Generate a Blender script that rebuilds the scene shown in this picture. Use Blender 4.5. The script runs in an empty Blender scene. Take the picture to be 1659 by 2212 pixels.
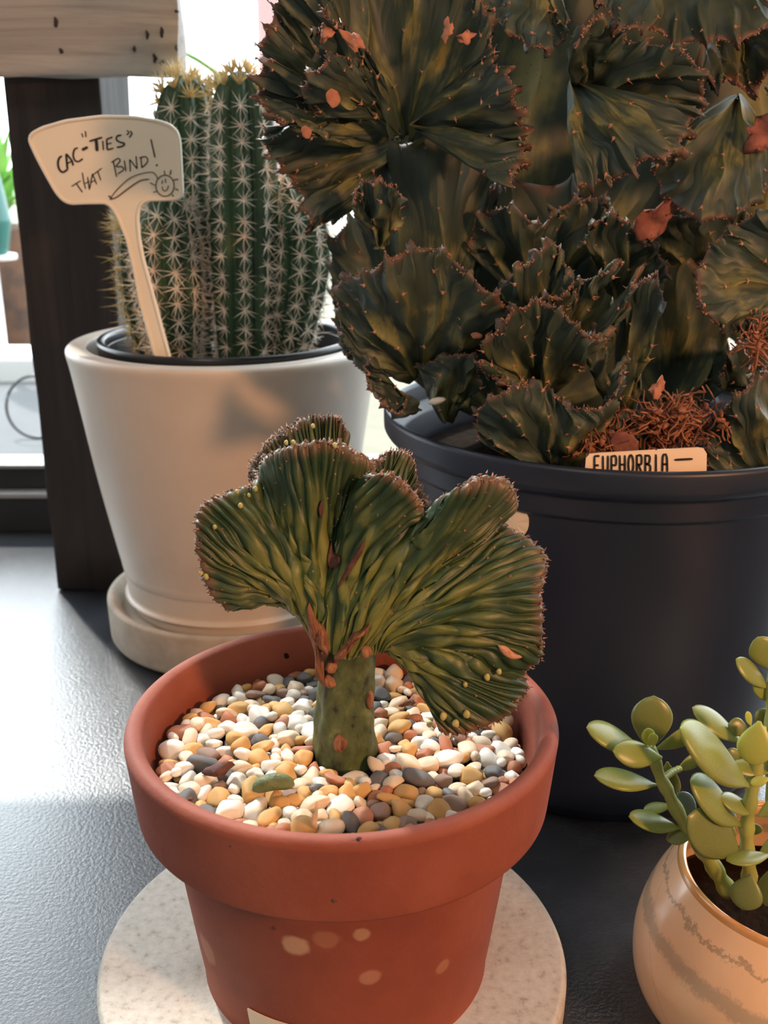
import bpy, bmesh, math, random
import numpy as np
from mathutils import Vector, Matrix, Quaternion

random.seed(7); rng = np.random.default_rng(7)
sc = bpy.context.scene
col = sc.collection

# ------------------------------------------------------------------ camera
W_, H_ = 1659, 2212
FPX, PITCH, CAMH = 2300.0, math.radians(18.9), 0.40
cam_d = bpy.data.cameras.new('camera'); cam = bpy.data.objects.new('camera', cam_d); col.objects.link(cam)
cam_d.sensor_fit = 'VERTICAL'; cam_d.sensor_height = 24.0
cam_d.lens = 24.0 * FPX / H_
cam_d.clip_start = 0.01; cam_d.clip_end = 200
cam.location = (0, 0, CAMH); cam.rotation_euler = (math.pi / 2 - PITCH, 0, 0)
cam_d.dof.use_dof = True; cam_d.dof.focus_distance = 0.50; cam_d.dof.aperture_fstop = 9.0
sc.camera = cam

# ------------------------------------------------------------------ sky, sun, lamp, added fill, exposure
world = bpy.data.worlds.new('sky'); sc.world = world; world.use_nodes = True
wn = world.node_tree; bg = wn.nodes['Background']
bg.inputs['Color'].default_value = (0.86, 0.93, 1.0, 1); bg.inputs['Strength'].default_value = 7.0

def light(name, kind, loc, target, energy, color, **kw):
    d = bpy.data.lights.new(name, kind); d.energy = energy; d.color = color
    for k, v in kw.items(): setattr(d, k, v)
    o = bpy.data.objects.new(name, d); col.objects.link(o); o.location = loc
    o.rotation_euler = (Vector(target) - Vector(loc)).to_track_quat('-Z', 'Y').to_euler()
    return o
light('sun', 'SUN', (-1.6, 3.0, 3.6), (0, 0.43, 0.14), 5.5, (1.0, 0.96, 0.90), angle=math.radians(2.0))
light('warm_lamp', 'SPOT', (0.75, -0.35, 0.62), (0.02, 0.60, 0.16), 44.0, (1.0, 0.47, 0.21), shadow_soft_size=0.06, spot_size=math.radians(70), spot_blend=0.6)
light('front_fill', 'AREA', (-.55, -.75, 1.7), (-.15, .8, .3), 7.0, (1.0, .86, .72), shape='DISK', size=.45)  # unseen fill light, added to brighten sign, beam and cactus
pt = light('window_portal', 'AREA', (0, 1.08, 1.15), (0, 0, 1.15), 1.0, (1, 1, 1), shape='RECTANGLE', size=3.2, size_y=2.1)
pt.data.cycles.is_portal = True

sc.view_settings.view_transform = 'Standard'; sc.view_settings.look = 'None'
sc.view_settings.gamma = 1.0; sc.view_settings.exposure = 0.0
sc.view_settings.use_curve_mapping = False

# ------------------------------------------------------------------ helpers
CP, SP = math.cos(PITCH), math.sin(PITCH)
def at(x, y, Y):
    """world point at depth Y (metres in front of the camera's foot) lying on the ray of photograph pixel x, y"""
    a = (x - W_ / 2) / FPX; b = -(y - H_ / 2) / FPX
    dy = CP + b * SP; dz = -SP + b * CP
    k = Y / dy
    return Vector((a * k, Y, CAMH + dz * k))
def depth(p): return p[1] * CP - (p[2] - CAMH) * SP
def pxm(p): return depth(p) / FPX           # metres per pixel there

def tag(o, label=None, cat=None, group=None, kind=None):
    if label: o['label'] = label
    if cat: o['category'] = cat
    if group: o['group'] = group
    if kind: o['kind'] = kind
    return o
def empty(name, loc, label=None, cat=None, group=None, kind=None):
    o = bpy.data.objects.new(name, None); col.objects.link(o); o.location = loc; o.empty_display_size = 0.02
    return tag(o, label, cat, group, kind)
def link(name, me, mat, parent=None, smooth=True):
    if mat is not None and len(me.materials) == 0: me.materials.append(mat)
    if smooth: me.polygons.foreach_set('use_smooth', [True] * len(me.polygons))
    o = bpy.data.objects.new(name, me); col.objects.link(o)
    if parent is not None:
        o.parent = parent
        o.matrix_parent_inverse = Matrix.Translation(parent_origin(parent)).inverted()
    return o
def parent_origin(p):
    v = Vector(p.location)
    return v
def mesh(name, verts, faces):
    me = bpy.data.meshes.new(name); me.from_pydata([tuple(v) for v in verts], [], [tuple(f) for f in faces]); me.update(); return me
def bm_mesh(name, bm, recalc=True):
    if recalc: bmesh.ops.recalc_face_normals(bm, faces=bm.faces)
    me = bpy.data.meshes.new(name); bm.to_mesh(me); bm.free(); return me
def box(bm, x0, x1, y0, y1, z0, z1, bev=0.0):
    r = bmesh.ops.create_cube(bm, size=1)
    vs = r['verts']
    for v in vs: v.co = Vector((x0 + (v.co.x + .5) * (x1 - x0), y0 + (v.co.y + .5) * (y1 - y0), z0 + (v.co.z + .5) * (z1 - z0)))
    if bev > 0:
        es = list({e for v in vs for e in v.link_edges})
        bmesh.ops.bevel(bm, geom=es, offset=bev, segments=2, affect='EDGES', profile=.5)
def boxobj(name, b, mat, parent=None, bev=0.0, smooth=False):
    bm = bmesh.new(); box(bm, *b, bev=bev); return link(name, bm_mesh(name, bm), mat, parent, smooth)
def smoothprof(pr, n=6, keep=()):
    """catmull-rom through (r,z) points"""
    out = []
    P = [pr[0]] + list(pr) + [pr[-1]]
    for i in range(1, len(P) - 2):
        for k in range(n):
            t = k / n
            out.append(tuple(cr(P[i - 1][j], P[i][j], P[i + 1][j], P[i + 2][j], t) for j in (0, 1)))
    out.append(pr[-1]); return out
def cr(a, b, c, d, t):
    return .5 * ((2 * b) + (-a + c) * t + (2 * a - 5 * b + 4 * c - d) * t * t + (-a + 3 * b - 3 * c + d) * t ** 3)
def lathe(name, prof, cx, cy, mat, parent=None, n=96, closed=True):
    vs = []; fs = []
    m = len(prof)
    for i in range(n):
        a = 2 * math.pi * i / n
        for r, z in prof: vs.append((cx + r * math.cos(a), cy + r * math.sin(a), z))
    for i in range(n):
        j = (i + 1) % n
        for k in range(m - 1): fs.append((i * m + k, j * m + k, j * m + k + 1, i * m + k + 1))
        if closed: fs.append((i * m + m - 1, j * m + m - 1, j * m, i * m))
    me = mesh(name, vs, fs)
    bm = bmesh.new(); bm.from_mesh(me); bmesh.ops.remove_doubles(bm, verts=bm.verts, dist=1e-6); bpy.data.meshes.remove(me)
    return link(name, bm_mesh(name, bm), mat, parent)
def rounded(pts, r=.0015, seg=3):
    """closed polygon profile with its corners rounded"""
    out = []; n = len(pts)
    for i in range(n):
        a, b, c = Vector(pts[i - 1]), Vector(pts[i]), Vector(pts[(i + 1) % n])
        u = (a - b); w = (c - b); rr = min(r, u.length * .45, w.length * .45)
        p0 = b + u.normalized() * rr; p2 = b + w.normalized() * rr
        for k in range(seg + 1):
            t = k / seg
            q = p0 * (1 - t) ** 2 + b * 2 * t * (1 - t) + p2 * t * t
            out.append((max(q[0], 0), q[1]))
    return out
def tube_data(pts, rad, n=8, caps=True):
    vs = []; fs = []; pts = [Vector(p) for p in pts]
    up = Vector((.3, .2, .93))
    for i, p in enumerate(pts):
        d = (pts[min(i + 1, len(pts) - 1)] - pts[max(i - 1, 0)]).normalized()
        s = d.cross(up)
        if s.length < 1e-3: s = d.cross(Vector((1, 0, 0)))
        s.normalize(); t = d.cross(s)
        r = rad[i] if hasattr(rad, '__len__') else rad
        for k in range(n):
            a = 2 * math.pi * k / n; vs.append(p + (s * math.cos(a) + t * math.sin(a)) * r)
    for i in range(len(pts) - 1):
        for k in range(n):
            k2 = (k + 1) % n; fs.append((i * n + k, i * n + k2, (i + 1) * n + k2, (i + 1) * n + k))
    if caps:
        fs.append(tuple(range(n))[::-1]); b = (len(pts) - 1) * n; fs.append(tuple(range(b, b + n)))
    return vs, fs
class MB:
    def __init__(s): s.v = []; s.f = []
    def add(s, vf):
        o = len(s.v); s.v += list(vf[0]); s.f += [tuple(i + o for i in f) for f in vf[1]]; return s
    def build(s, name, mat, parent=None, smooth=True): return link(name, mesh(name, s.v, s.f), mat, parent, smooth)
def cone_data(p, d, L, r, n=4):
    p = Vector(p); d = Vector(d).normalized(); s = d.orthogonal().normalized(); t = d.cross(s)
    vs = [p + (s * math.cos(2 * math.pi * k / n) + t * math.sin(2 * math.pi * k / n)) * r for k in range(n)] + [p + d * L]
    return vs, [(k, (k + 1) % n, n) for k in range(n)]
def ico(sub=2):
    bm = bmesh.new(); bmesh.ops.create_icosphere(bm, subdivisions=sub, radius=1)
    v = np.array([x.co[:] for x in bm.verts]); f = [tuple(q.index for q in x.verts) for x in bm.faces]; bm.free(); return v, f
ICO1, ICO2, ICO3 = ico(1), ico(2), ico(3)
def blob_data(p, sx, sy, sz, jag=.15, src=ICO2, rot=None):
    v, f = src; v = v.copy()
    ph = rng.uniform(0, 6.28, 6)
    k = 1 + jag * (np.sin(3 * v[:, 0] + ph[0]) * np.cos(2.5 * v[:, 1] + ph[1]) + .6 * np.sin(4 * v[:, 2] + ph[2] + 2 * v[:, 0]))
    v = v * k[:, None] * np.array([sx, sy, sz])
    if rot is not None: v = v @ np.array(rot.to_3x3()).T
    return [tuple(q) for q in v + np.array(p)], f
def resample(P, n, crom=True):
    P = np.array(P, float)
    if crom and len(P) > 2:
        Q = np.vstack([2 * P[0] - P[1], P, 2 * P[-1] - P[-2]]); out = []
        for i in range(1, len(Q) - 2):
            for t in np.linspace(0, 1, 40, endpoint=False): out.append(cr(Q[i - 1], Q[i], Q[i + 1], Q[i + 2], t))
        out.append(P[-1]); P = np.array(out)
    d = np.r_[0, np.cumsum(np.linalg.norm(np.diff(P, axis=0), axis=1))]
    s = np.linspace(0, d[-1], n)
    return np.stack([np.interp(s, d, P[:, k]) for k in range(P.shape[1])], 1)

# ------------------------------------------------------------------ materials
def N(nt, t, **kw):
    n = nt.nodes.new(t)
    for k, v in kw.items():
        if k in n.inputs: n.inputs[k].default_value = v
        else: setattr(n, k, v)
    return n
def ramp(nt, stops, interp='LINEAR'):
    n = nt.nodes.new('ShaderNodeValToRGB'); cr_ = n.color_ramp; cr_.interpolation = interp
    while len(cr_.elements) < len(stops): cr_.elements.new(.5)
    for e, (p, c) in zip(cr_.elements, stops): e.position = p; e.color = (*c, 1) if len(c) == 3 else c
    return n
def mat(name, c1, c2=None, rough=.6, scale=30, bump=0.0, bscale=None, spec=.5, detail=6, stretch=(1, 1, 1), coat=0, sss=0, trans=0, stops=None, bdist=.001, distort=0):
    m = bpy.data.materials.new(name); m.use_nodes = True; nt = m.node_tree; b = nt.nodes['Principled BSDF']; L = nt.links
    b.inputs['Roughness'].default_value = rough; b.inputs['Specular IOR Level'].default_value = spec
    b.inputs['Coat Weight'].default_value = coat; b.inputs['Coat Roughness'].default_value = .12
    if sss: b.inputs['Subsurface Weight'].default_value = sss; b.inputs['Subsurface Radius'].default_value = (.004, .003, .0015); b.inputs['Subsurface Scale'].default_value = 1.0
    tc = N(nt, 'ShaderNodeTexCoord'); mp = N(nt, 'ShaderNodeMapping'); mp.inputs['Scale'].default_value = stretch; L.new(tc.outputs['Object'], mp.inputs['Vector'])
    nz = N(nt, 'ShaderNodeTexNoise', Scale=scale, Detail=detail, Roughness=.6, Distortion=distort); L.new(mp.outputs[0], nz.inputs['Vector'])
    st = stops or [(.3, c1), (.7, c2 or c1)]
    r = ramp(nt, st); L.new(nz.outputs['Fac'], r.inputs[0]); L.new(r.outputs[0], b.inputs['Base Color'])
    if bump:
        n2 = N(nt, 'ShaderNodeTexNoise', Scale=bscale or scale * 3, Detail=5, Roughness=.6); L.new(mp.outputs[0], n2.inputs['Vector'])
        bp = N(nt, 'ShaderNodeBump', Strength=bump, Distance=bdist); L.new(n2.outputs['Fac'], bp.inputs['Height']); L.new(bp.outputs[0], b.inputs['Normal'])
        if coat > .65: L.new(bp.outputs[0], b.inputs['Coat Normal'])
    m['ramp'] = r.name
    return m
def mix(nt, fac, a, b):
    n = nt.nodes.new('ShaderNodeMix'); n.data_type = 'RGBA'
    for i, v in ((0, fac), (6, a), (7, b)):
        if hasattr(v, 'is_linked') or isinstance(v, bpy.types.NodeSocket): nt.links.new(v, n.inputs[i])
        elif i == 0: n.inputs[i].default_value = v
        else: n.inputs[i].default_value = (*v, 1)
    return n.outputs[2]
def maths(nt, op, a, b=None, clamp=False):
    n = nt.nodes.new('ShaderNodeMath'); n.operation = op; n.use_clamp = clamp
    for i, v in enumerate((a, b)):
        if v is None: continue
        if isinstance(v, bpy.types.NodeSocket): nt.links.new(v, n.inputs[i])
        else: n.inputs[i].default_value = v
    return n.outputs[0]

def crest_mat(name, dark, mid, yel, brown, sN, tN, edge=.93, rough=.42, yamt=.55):
    m = bpy.data.materials.new(name); m.use_nodes = True; nt = m.node_tree; L = nt.links; b = nt.nodes['Principled BSDF']
    b.inputs['Roughness'].default_value = rough; b.inputs['Specular IOR Level'].default_value = .45
    uv = N(nt, 'ShaderNodeUVMap'); sep = N(nt, 'ShaderNodeSeparateXYZ'); L.new(uv.outputs[0], sep.inputs[0])
    s, t = sep.outputs[0], sep.outputs[1]
    cmb = N(nt, 'ShaderNodeCombineXYZ'); L.new(maths(nt, 'MULTIPLY', s, sN), cmb.inputs[0]); L.new(maths(nt, 'MULTIPLY', t, tN), cmb.inputs[1])
    n1 = N(nt, 'ShaderNodeTexNoise', Scale=1.0, Detail=4, Roughness=.62, Distortion=.6); L.new(cmb.outputs[0], n1.inputs['Vector'])
    n2 = N(nt, 'ShaderNodeTexNoise', Scale=26, Detail=5, Roughness=.6); tc = N(nt, 'ShaderNodeTexCoord'); L.new(tc.outputs['Object'], n2.inputs['Vector'])
    rg = N(nt, 'ShaderNodeAttribute', attribute_name='ridge')
    # variegation: dark green ground, yellow green streaks running up the ribs, weaker near the crest
    tw = N(nt, 'ShaderNodeMapRange'); L.new(t, tw.inputs[0]); tw.inputs[1].default_value = .55; tw.inputs[2].default_value = .98; tw.inputs[3].default_value = 1; tw.inputs[4].default_value = .25
    f = maths(nt, 'ADD', maths(nt, 'MULTIPLY', n1.outputs['Fac'], .75), maths(nt, 'MULTIPLY', n2.outputs['Fac'], .45))
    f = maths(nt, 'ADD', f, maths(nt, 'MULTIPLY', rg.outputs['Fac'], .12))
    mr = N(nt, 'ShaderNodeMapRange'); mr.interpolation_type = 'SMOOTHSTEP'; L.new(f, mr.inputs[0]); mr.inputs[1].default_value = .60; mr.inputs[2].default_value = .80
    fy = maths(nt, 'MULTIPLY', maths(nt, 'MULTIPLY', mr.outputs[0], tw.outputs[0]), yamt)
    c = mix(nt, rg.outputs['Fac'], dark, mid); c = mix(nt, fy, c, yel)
    up = N(nt, 'ShaderNodeMapRange'); up.interpolation_type = 'SMOOTHSTEP'; L.new(t, up.inputs[0]); up.inputs[1].default_value = .45; up.inputs[2].default_value = .95
    c = mix(nt, maths(nt, 'MULTIPLY', up.outputs[0], .5), c, dark)
    eb = N(nt, 'ShaderNodeMapRange'); eb.interpolation_type = 'SMOOTHSTEP'; L.new(maths(nt, 'ADD', t, maths(nt, 'MULTIPLY', maths(nt, 'SUBTRACT', n2.outputs['Fac'], .5), .18)), eb.inputs[0]); eb.inputs[1].default_value = edge - .04; eb.inputs[2].default_value = edge + .04
    c = mix(nt, maths(nt, 'MULTIPLY', eb.outputs[0], .75), c, brown)
    # small corky specks
    vo = N(nt, 'ShaderNodeTexVoronoi', Scale=230); L.new(tc.outputs['Object'], vo.inputs['Vector'])
    sp = maths(nt, 'MULTIPLY', maths(nt, 'LESS_THAN', vo.outputs['Distance'], .13), maths(nt, 'GREATER_THAN', n2.outputs['Fac'], .60))
    c = mix(nt, maths(nt, 'MULTIPLY', sp, .7), c, (.05, .03, .02))
    L.new(c, b.inputs['Base Color'])
    n3 = N(nt, 'ShaderNodeTexNoise', Scale=1.0, Detail=6, Roughness=.65)
    c3 = N(nt, 'ShaderNodeCombineXYZ'); L.new(maths(nt, 'MULTIPLY', s, sN * 3.2), c3.inputs[0]); L.new(maths(nt, 'MULTIPLY', t, tN * 2.2), c3.inputs[1]); L.new(c3.outputs[0], n3.inputs['Vector'])
    bp = N(nt, 'ShaderNodeBump', Strength=.35, Distance=.0012); L.new(n3.outputs['Fac'], bp.inputs['Height']); L.new(bp.outputs[0], b.inputs['Normal'])
    return m

M = {}
M['floor'] = mat('floor_slate', (.020, .024, .031), (.052, .058, .068), rough=.26, scale=9, bump=.38, bscale=420, spec=.8, bdist=.0012, coat=.7)
M['wall'] = mat('wall_paint', (.46, .36, .29), (.52, .41, .33), rough=.9, scale=4)
M['frame'] = mat('frame_metal', (.014, .015, .017), (.022, .022, .024), rough=.35, scale=20)
M['frame_edge'] = mat('frame_edge_metal', (.30, .30, .31), (.42, .42, .43), rough=.35, scale=20)
M['out'] = mat('pavement', (.13, .12, .085), (.17, .155, .11), rough=.9, scale=3, bump=.4, bscale=30, bdist=.01)
M['out_grey'] = mat('asphalt', (.08, .083, .086), (.10, .104, .108), rough=.9, scale=8)
M['kerb'] = mat('kerb_stone', (.75, .75, .73), (.85, .85, .84), rough=.8, scale=6)
M['pinkpost'] = mat('pink_render', (.60, .38, .38), (.72, .48, .47), rough=.8, scale=6)
M['white_glaze'] = mat('white_planter', (.70, .66, .60), (.80, .77, .72), rough=.42, scale=7, bump=.05, bscale=60, stops=[(.25, (.48, .40, .335)), (.45, (.58, .51, .44)), (.8, (.66, .60, .53))])
M['saucer'] = mat('saucer_concrete', (.36, .31, .25), (.50, .45, .38), rough=.85, scale=45, bump=.25, bscale=420)
M['stone'] = mat('pale_stone', (.50, .46, .40), (.72, .68, .61), rough=.8, scale=240, bump=.4, bscale=500, detail=6, stops=[(.30, (.33, .29, .24)), (.42, (.47, .44, .39)), (.62, (.54, .51, .46)), (.8, (.59, .56, .51))])
M['black_plastic_hazed'] = mat('black_plastic_hazed', (.007, .014, .032), (.011, .019, .042), rough=.42, scale=8, bump=.08, bscale=120, spec=.5)  # navy lift is lens haze put into the plastic's own colour
M['black_ring'] = mat('black_nursery_plastic', (.008, .009, .012), (.014, .015, .018), rough=.3, scale=8)
M['soil'] = mat('soil', (.009, .007, .006), (.030, .019, .013), rough=1, spec=.05, scale=160, bump=1, bscale=260, bdist=.003)
M['redsoil'] = mat('red_grit', (.16, .07, .045), (.55, .36, .28), rough=.9, scale=260, bump=1, bscale=300, bdist=.003)
M['coir'] = mat('coir', (.16, .055, .028), (.42, .17, .09), rough=.8, scale=200)
M['drybrown'] = mat('dry_leaf', (.28, .09, .05), (.55, .24, .15), rough=.8, scale=90, bump=.4)
M['redleaf'] = mat('red_dry_leaf', (.12, .035, .03), (.34, .13, .10), rough=.8, scale=70, bump=.6, bscale=200)
M['scar'] = mat('bark_scar', (.10, .040, .022), (.36, .16, .085), rough=.8, scale=170, bump=.9, bscale=500, stretch=(2.2, 2.2, .5), distort=.8, stops=[(.3, (.10, .040, .026)), (.5, (.27, .11, .06)), (.72, (.46, .24, .13))])
M['darkscar'] = mat('dark_scar', (.045, .018, .018), (.16, .065, .05), rough=.75, scale=220, bump=.6)
M['stemgreen'] = mat('stem_green', (.05, .075, .028), (.13, .15, .055), rough=.5, scale=190, bump=.35, bscale=400, stretch=(1, 1, .6), stops=[(.34, (.022, .018, .012)), (.40, (.045, .070, .026)), (.6, (.085, .115, .042)), (.72, (.16, .19, .09))])
M['teeth'] = mat('crest_teeth', (.10, .055, .04), (.40, .25, .18), rough=.7, scale=330, stops=[(.30, (.055, .05, .02)), (.45, (.15, .075, .05)), (.6, (.34, .18, .12)), (.75, (.50, .38, .28))])
M['bud'] = mat('bud_yellow', (.36, .34, .10), (.50, .45, .20), rough=.5, scale=100)
M['thorn'] = mat('thorn', (.30, .13, .08), (.55, .30, .20), rough=.6, scale=300)
M['cactus'] = mat('cactus_skin', (.016, .048, .026), (.045, .105, .052), rough=.5, scale=40, bump=.2)
M['spine'] = mat('cactus_spine', (.72, .60, .50), (.92, .86, .78), rough=.5, scale=60)
M['gold'] = mat('golden_spine', (.72, .50, .20), (.88, .72, .38), rough=.5, scale=60)
M['ink'] = mat('black_ink', (.010, .010, .012), (.018, .018, .02), rough=.5, scale=60)
M['greyink'] = mat('grey_ink', (.07, .07, .07), (.11, .11, .10), rough=.5, scale=60)
M['sign'] = mat('cream_plastic', (.82, .77, .65), (.86, .81, .69), rough=.4, scale=8)
M['paper'] = mat('label_paper', (.70, .64, .52), (.76, .70, .58), rough=.7, scale=30)
M['tag'] = mat('label_plastic', (.82, .66, .50), (.86, .70, .54), rough=.5, scale=10)
M['leaf'] = mat('jade_leaf', (.145, .20, .045), (.27, .31, .075), rough=.30, scale=55, bump=.08, bscale=160, spec=.5, sss=.25)
M['leafbright'] = mat('jade_leaf_young', (.30, .36, .06), (.42, .46, .10), rough=.3, scale=55, bump=.1, bscale=160, sss=.25)
M['leafblue'] = mat('jade_leaf_blue', (.08, .12, .10), (.16, .22, .20), rough=.22, scale=55, bump=.1, bscale=160)
M['leafdark'] = mat('jade_leaf_dark', (.11, .15, .04), (.20, .23, .065), rough=.35, scale=55, sss=.2)
M['jadestem'] = mat('jade_stem', (.26, .30, .07), (.40, .42, .12), rough=.45, scale=60, bump=.2)
M['outleaf'] = mat('outdoor_leaf', (.10, .35, .06), (.32, .60, .12), rough=.5, scale=12)
M['teal'] = mat('teal_pot', (.01, .10, .09), (.015, .13, .11), rough=.4, scale=5)
M['bark'] = mat('brown_outdoor', (.03, .022, .02), (.16, .075, .04), rough=.8, scale=20)

def wood(name, base, light_, dark, sc_=(2, 30, 30), rough=.8):
    m = bpy.data.materials.new(name); m.use_nodes = True; nt = m.node_tree; L = nt.links; b = nt.nodes['Principled BSDF']; b.inputs['Roughness'].default_value = rough
    tc = N(nt, 'ShaderNodeTexCoord'); mp = N(nt, 'ShaderNodeMapping'); mp.inputs['Scale'].default_value = sc_; L.new(tc.outputs['Object'], mp.inputs[0])
    n1 = N(nt, 'ShaderNodeTexNoise', Scale=1.6, Detail=8, Roughness=.68, Distortion=1.1); L.new(mp.outputs[0], n1.inputs['Vector'])
    n2 = N(nt, 'ShaderNodeTexNoise', Scale=6, Detail=4); L.new(tc.outputs['Object'], n2.inputs['Vector'])
    r = ramp(nt, [(.28, dark), (.46, base), (.62, light_), (.75, base)]); L.new(n1.outputs['Fac'], r.inputs[0])
    c = mix(nt, maths(nt, 'MULTIPLY', n2.outputs['Fac'], .5), r.outputs[0], base); L.new(c, b.inputs['Base Color'])
    bp = N(nt, 'ShaderNodeBump', Strength=.8, Distance=.003); L.new(n1.outputs['Fac'], bp.inputs['Height']); L.new(bp.outputs[0], b.inputs['Normal'])
    return m
M['oldwood'] = wood('weathered_wood', (.33, .325, .32), (.46, .455, .44), (.17, .155, .145))
M['darkwood'] = wood('dark_stained_wood', (.030, .025, .026), (.045, .036, .034), (.014, .012, .014), (30, 30, 2))

# ================================================================== THE SETTING
st = lambda o: tag(o, kind='structure')
RX0, RX1, RY0, RY1, RZ = -1.9, 1.9, -1.9, 1.10, 2.5
st(boxobj('floor', (RX0, RX1, RY0, RY1 + .06, -.05, 0), M['floor']))
st(boxobj('ceiling', (RX0, RX1, RY0, RY1 + .06, RZ, RZ + .05), M['wall']))
st(boxobj('wall_left', (RX0 - .08, RX0, RY0, RY1 + .06, -.05, RZ + .05), M['wall']))
st(boxobj('wall_right', (RX1, RX1 + .08, RY0, RY1 + .06, -.05, RZ + .05), M['wall']))
st(boxobj('wall_front', (RX0 - .08, RX1 + .08, RY0 - .08, RY0, -.05, RZ + .05), M['wall']))
st(boxobj('wall_back', (RX0, RX1, RY1, RY1 + .06, 2.2, RZ), M['wall']))
win = empty('window_1', (0, RY1, 0), kind='structure')
boxobj('bottom_rail', (RX0, RX1, RY1, RY1 + .05, 0.0, .040), M['frame'], win, .002)
boxobj('rail_cap', (RX0, RX1, RY1 - .004, RY1 + .05, .040, .0455), M['frame_edge'], win, .001)
boxobj('glazing_bead', (RX0, RX1, RY1 + .012, RY1 + .05, .0455, .070), M['frame'], win, .002)
boxobj('window_sill', (RX0, RX1, RY1 + .008, RY1 + .05, .070, .0745), M['frame_edge'], win, .001)
boxobj('top_rail', (RX0, RX1, RY1, RY1 + .05, 2.13, 2.2), M['frame'], win, .002)
for x in (RX0, RX1 - .06): boxobj('jamb', (x, x + .06, RY1, RY1 + .05, .0745, 2.13), M['frame'], win, .002)
gm = bpy.data.materials.new('window_glass'); gm.use_nodes = True; nt = gm.node_tree; nt.nodes.remove(nt.nodes['Principled BSDF'])
tr = N(nt, 'ShaderNodeBsdfTransparent'); tr.inputs[0].default_value = (.97, .985, .98, 1); gl = N(nt, 'ShaderNodeBsdfGlossy', Roughness=.02); fr = N(nt, 'ShaderNodeLayerWeight', Blend=.25)
mx = N(nt, 'ShaderNodeMixShader'); nt.links.new(maths(nt, 'MULTIPLY', fr.outputs[1], .35), mx.inputs[0]); nt.links.new(tr.outputs[0], mx.inputs[1]); nt.links.new(gl.outputs[0], mx.inputs[2]); nt.links.new(mx.outputs[0], nt.nodes['Material Output'].inputs[0])
boxobj('pane', (RX0 + .06, RX1 - .06, RY1 + .028, RY1 + .032, .0745, 2.13), gm, win)

# outdoors
st(tag(boxobj('pavement', (-9, 9, RY1 + .06, 16, -.08, -.02), M['out'])))
st(boxobj('asphalt_strip', (-9, -.40, RY1 + .07, 1.95, -.02, -.012), M['out_grey']))
st(boxobj('kerb', (-9, -.40, 1.95, 2.08, -.02, .035), M['kerb'], None, .008))
o = empty('outdoor_planter', at(22, 690, 2.35), 'brown planter with green leaves outside the window, left of the dark post', 'planter')
c = at(20, 560, 2.35)
lathe('planter_body', rounded([(0, -.02), (.07, -.02), (.10, c.z + .07), (.085, c.z + .07), (.07, c.z + .05), (0, c.z + .05)], .006), c.x - .03, 2.35, M['bark'], o, 32)
mb = MB()
for i in range(40):
    a = rng.uniform(0, 6.28); b = Vector((c.x - .03, 2.35, c.z + .05)); r = rng.uniform(.05, .17); h = rng.uniform(.06, .24)
    q = b + Vector((math.cos(a) * r, math.sin(a) * r * .6, h)); s_ = Vector((-math.sin(a), math.cos(a), 0)) * .014
    m_ = (b + q) / 2 + Vector((0, 0, .03)); mb.add(([b, m_ + s_, q, m_ - s_, m_ + Vector((0, 0, .004))], [(0, 1, 4), (1, 2, 4), (2, 3, 4), (3, 0, 4)]))
mb.build('leaves', M['outleaf'], o)
c = at(-8, 440, 2.0)
o = lathe('teal_jar', rounded([(0, c.z - .09), (.03, c.z - .09), (.042, c.z - .03), (.03, c.z + .05), (.02, c.z + .07), (.012, c.z + .07), (0, c.z + .06)], .004), c.x - .02, 2.0, M['teal'], None, 32)
tag(o, 'teal jar outside the window at the far left edge', 'jar')
c = at(-2, 560, 2.0); o2 = empty('outdoor_stand', (c.x, 2.0, -.02), 'slim white stand outside the window carrying a teal jar', 'stand')
lathe('stand_leg', [(0, -.02), (.05, -.02), (.05, -.012), (.010, -.006), (.010, at(-8, 440, 2.0).z - .096), (0, at(-8, 440, 2.0).z - .096)], at(-8, 440, 2.0).x - .02, 2.0, M['kerb'], o2, 24)
lathe('stand_top', [(0, at(-8, 440, 2.0).z - .098), (.045, at(-8, 440, 2.0).z - .098), (.045, at(-8, 440, 2.0).z - .09), (0, at(-8, 440, 2.0).z - .09)], at(-8, 440, 2.0).x - .02, 2.0, M['kerb'], o2, 24)
c = at(82, 905, 1.55)
pts = [Vector((c.x + .045 * math.cos(a), 1.55 + .01 * math.sin(a), c.z + .045 * math.sin(a))) for a in np.linspace(0, 6.28, 40)]
dz = c.z - .045 + .012
o = MB().add(tube_data([p - Vector((0, 0, dz - .002)) for p in pts], .0022, 6)).build('metal_hoop', M['frame']); tag(o, 'thin dark round hoop standing outside behind the post', 'hoop')
c = at(585, 60, 2.6)
o = boxobj('garden_pillar', (c.x - .032, c.x + .05, 2.6, 2.72, -.02, 1.9), M['pinkpost'], None, .006); tag(o, 'pale pink pillar outside, beyond the cactus tops', 'pillar')
pts = resample([at(395, 112, 1.3), at(425, 128, 1.3), at(455, 148, 1.3), at(480, 172, 1.3), at(500, 230, 1.3), at(505, 500, 1.3), (at(505, 500, 1.3).x, 1.3, -.02)], 30)
o = MB().add(tube_data(list(pts), .0028, 8)).build('garden_hoop', M['outleaf']); tag(o, 'thin green curved plant hoop outside behind the two cactus tops', 'hoop')

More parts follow.
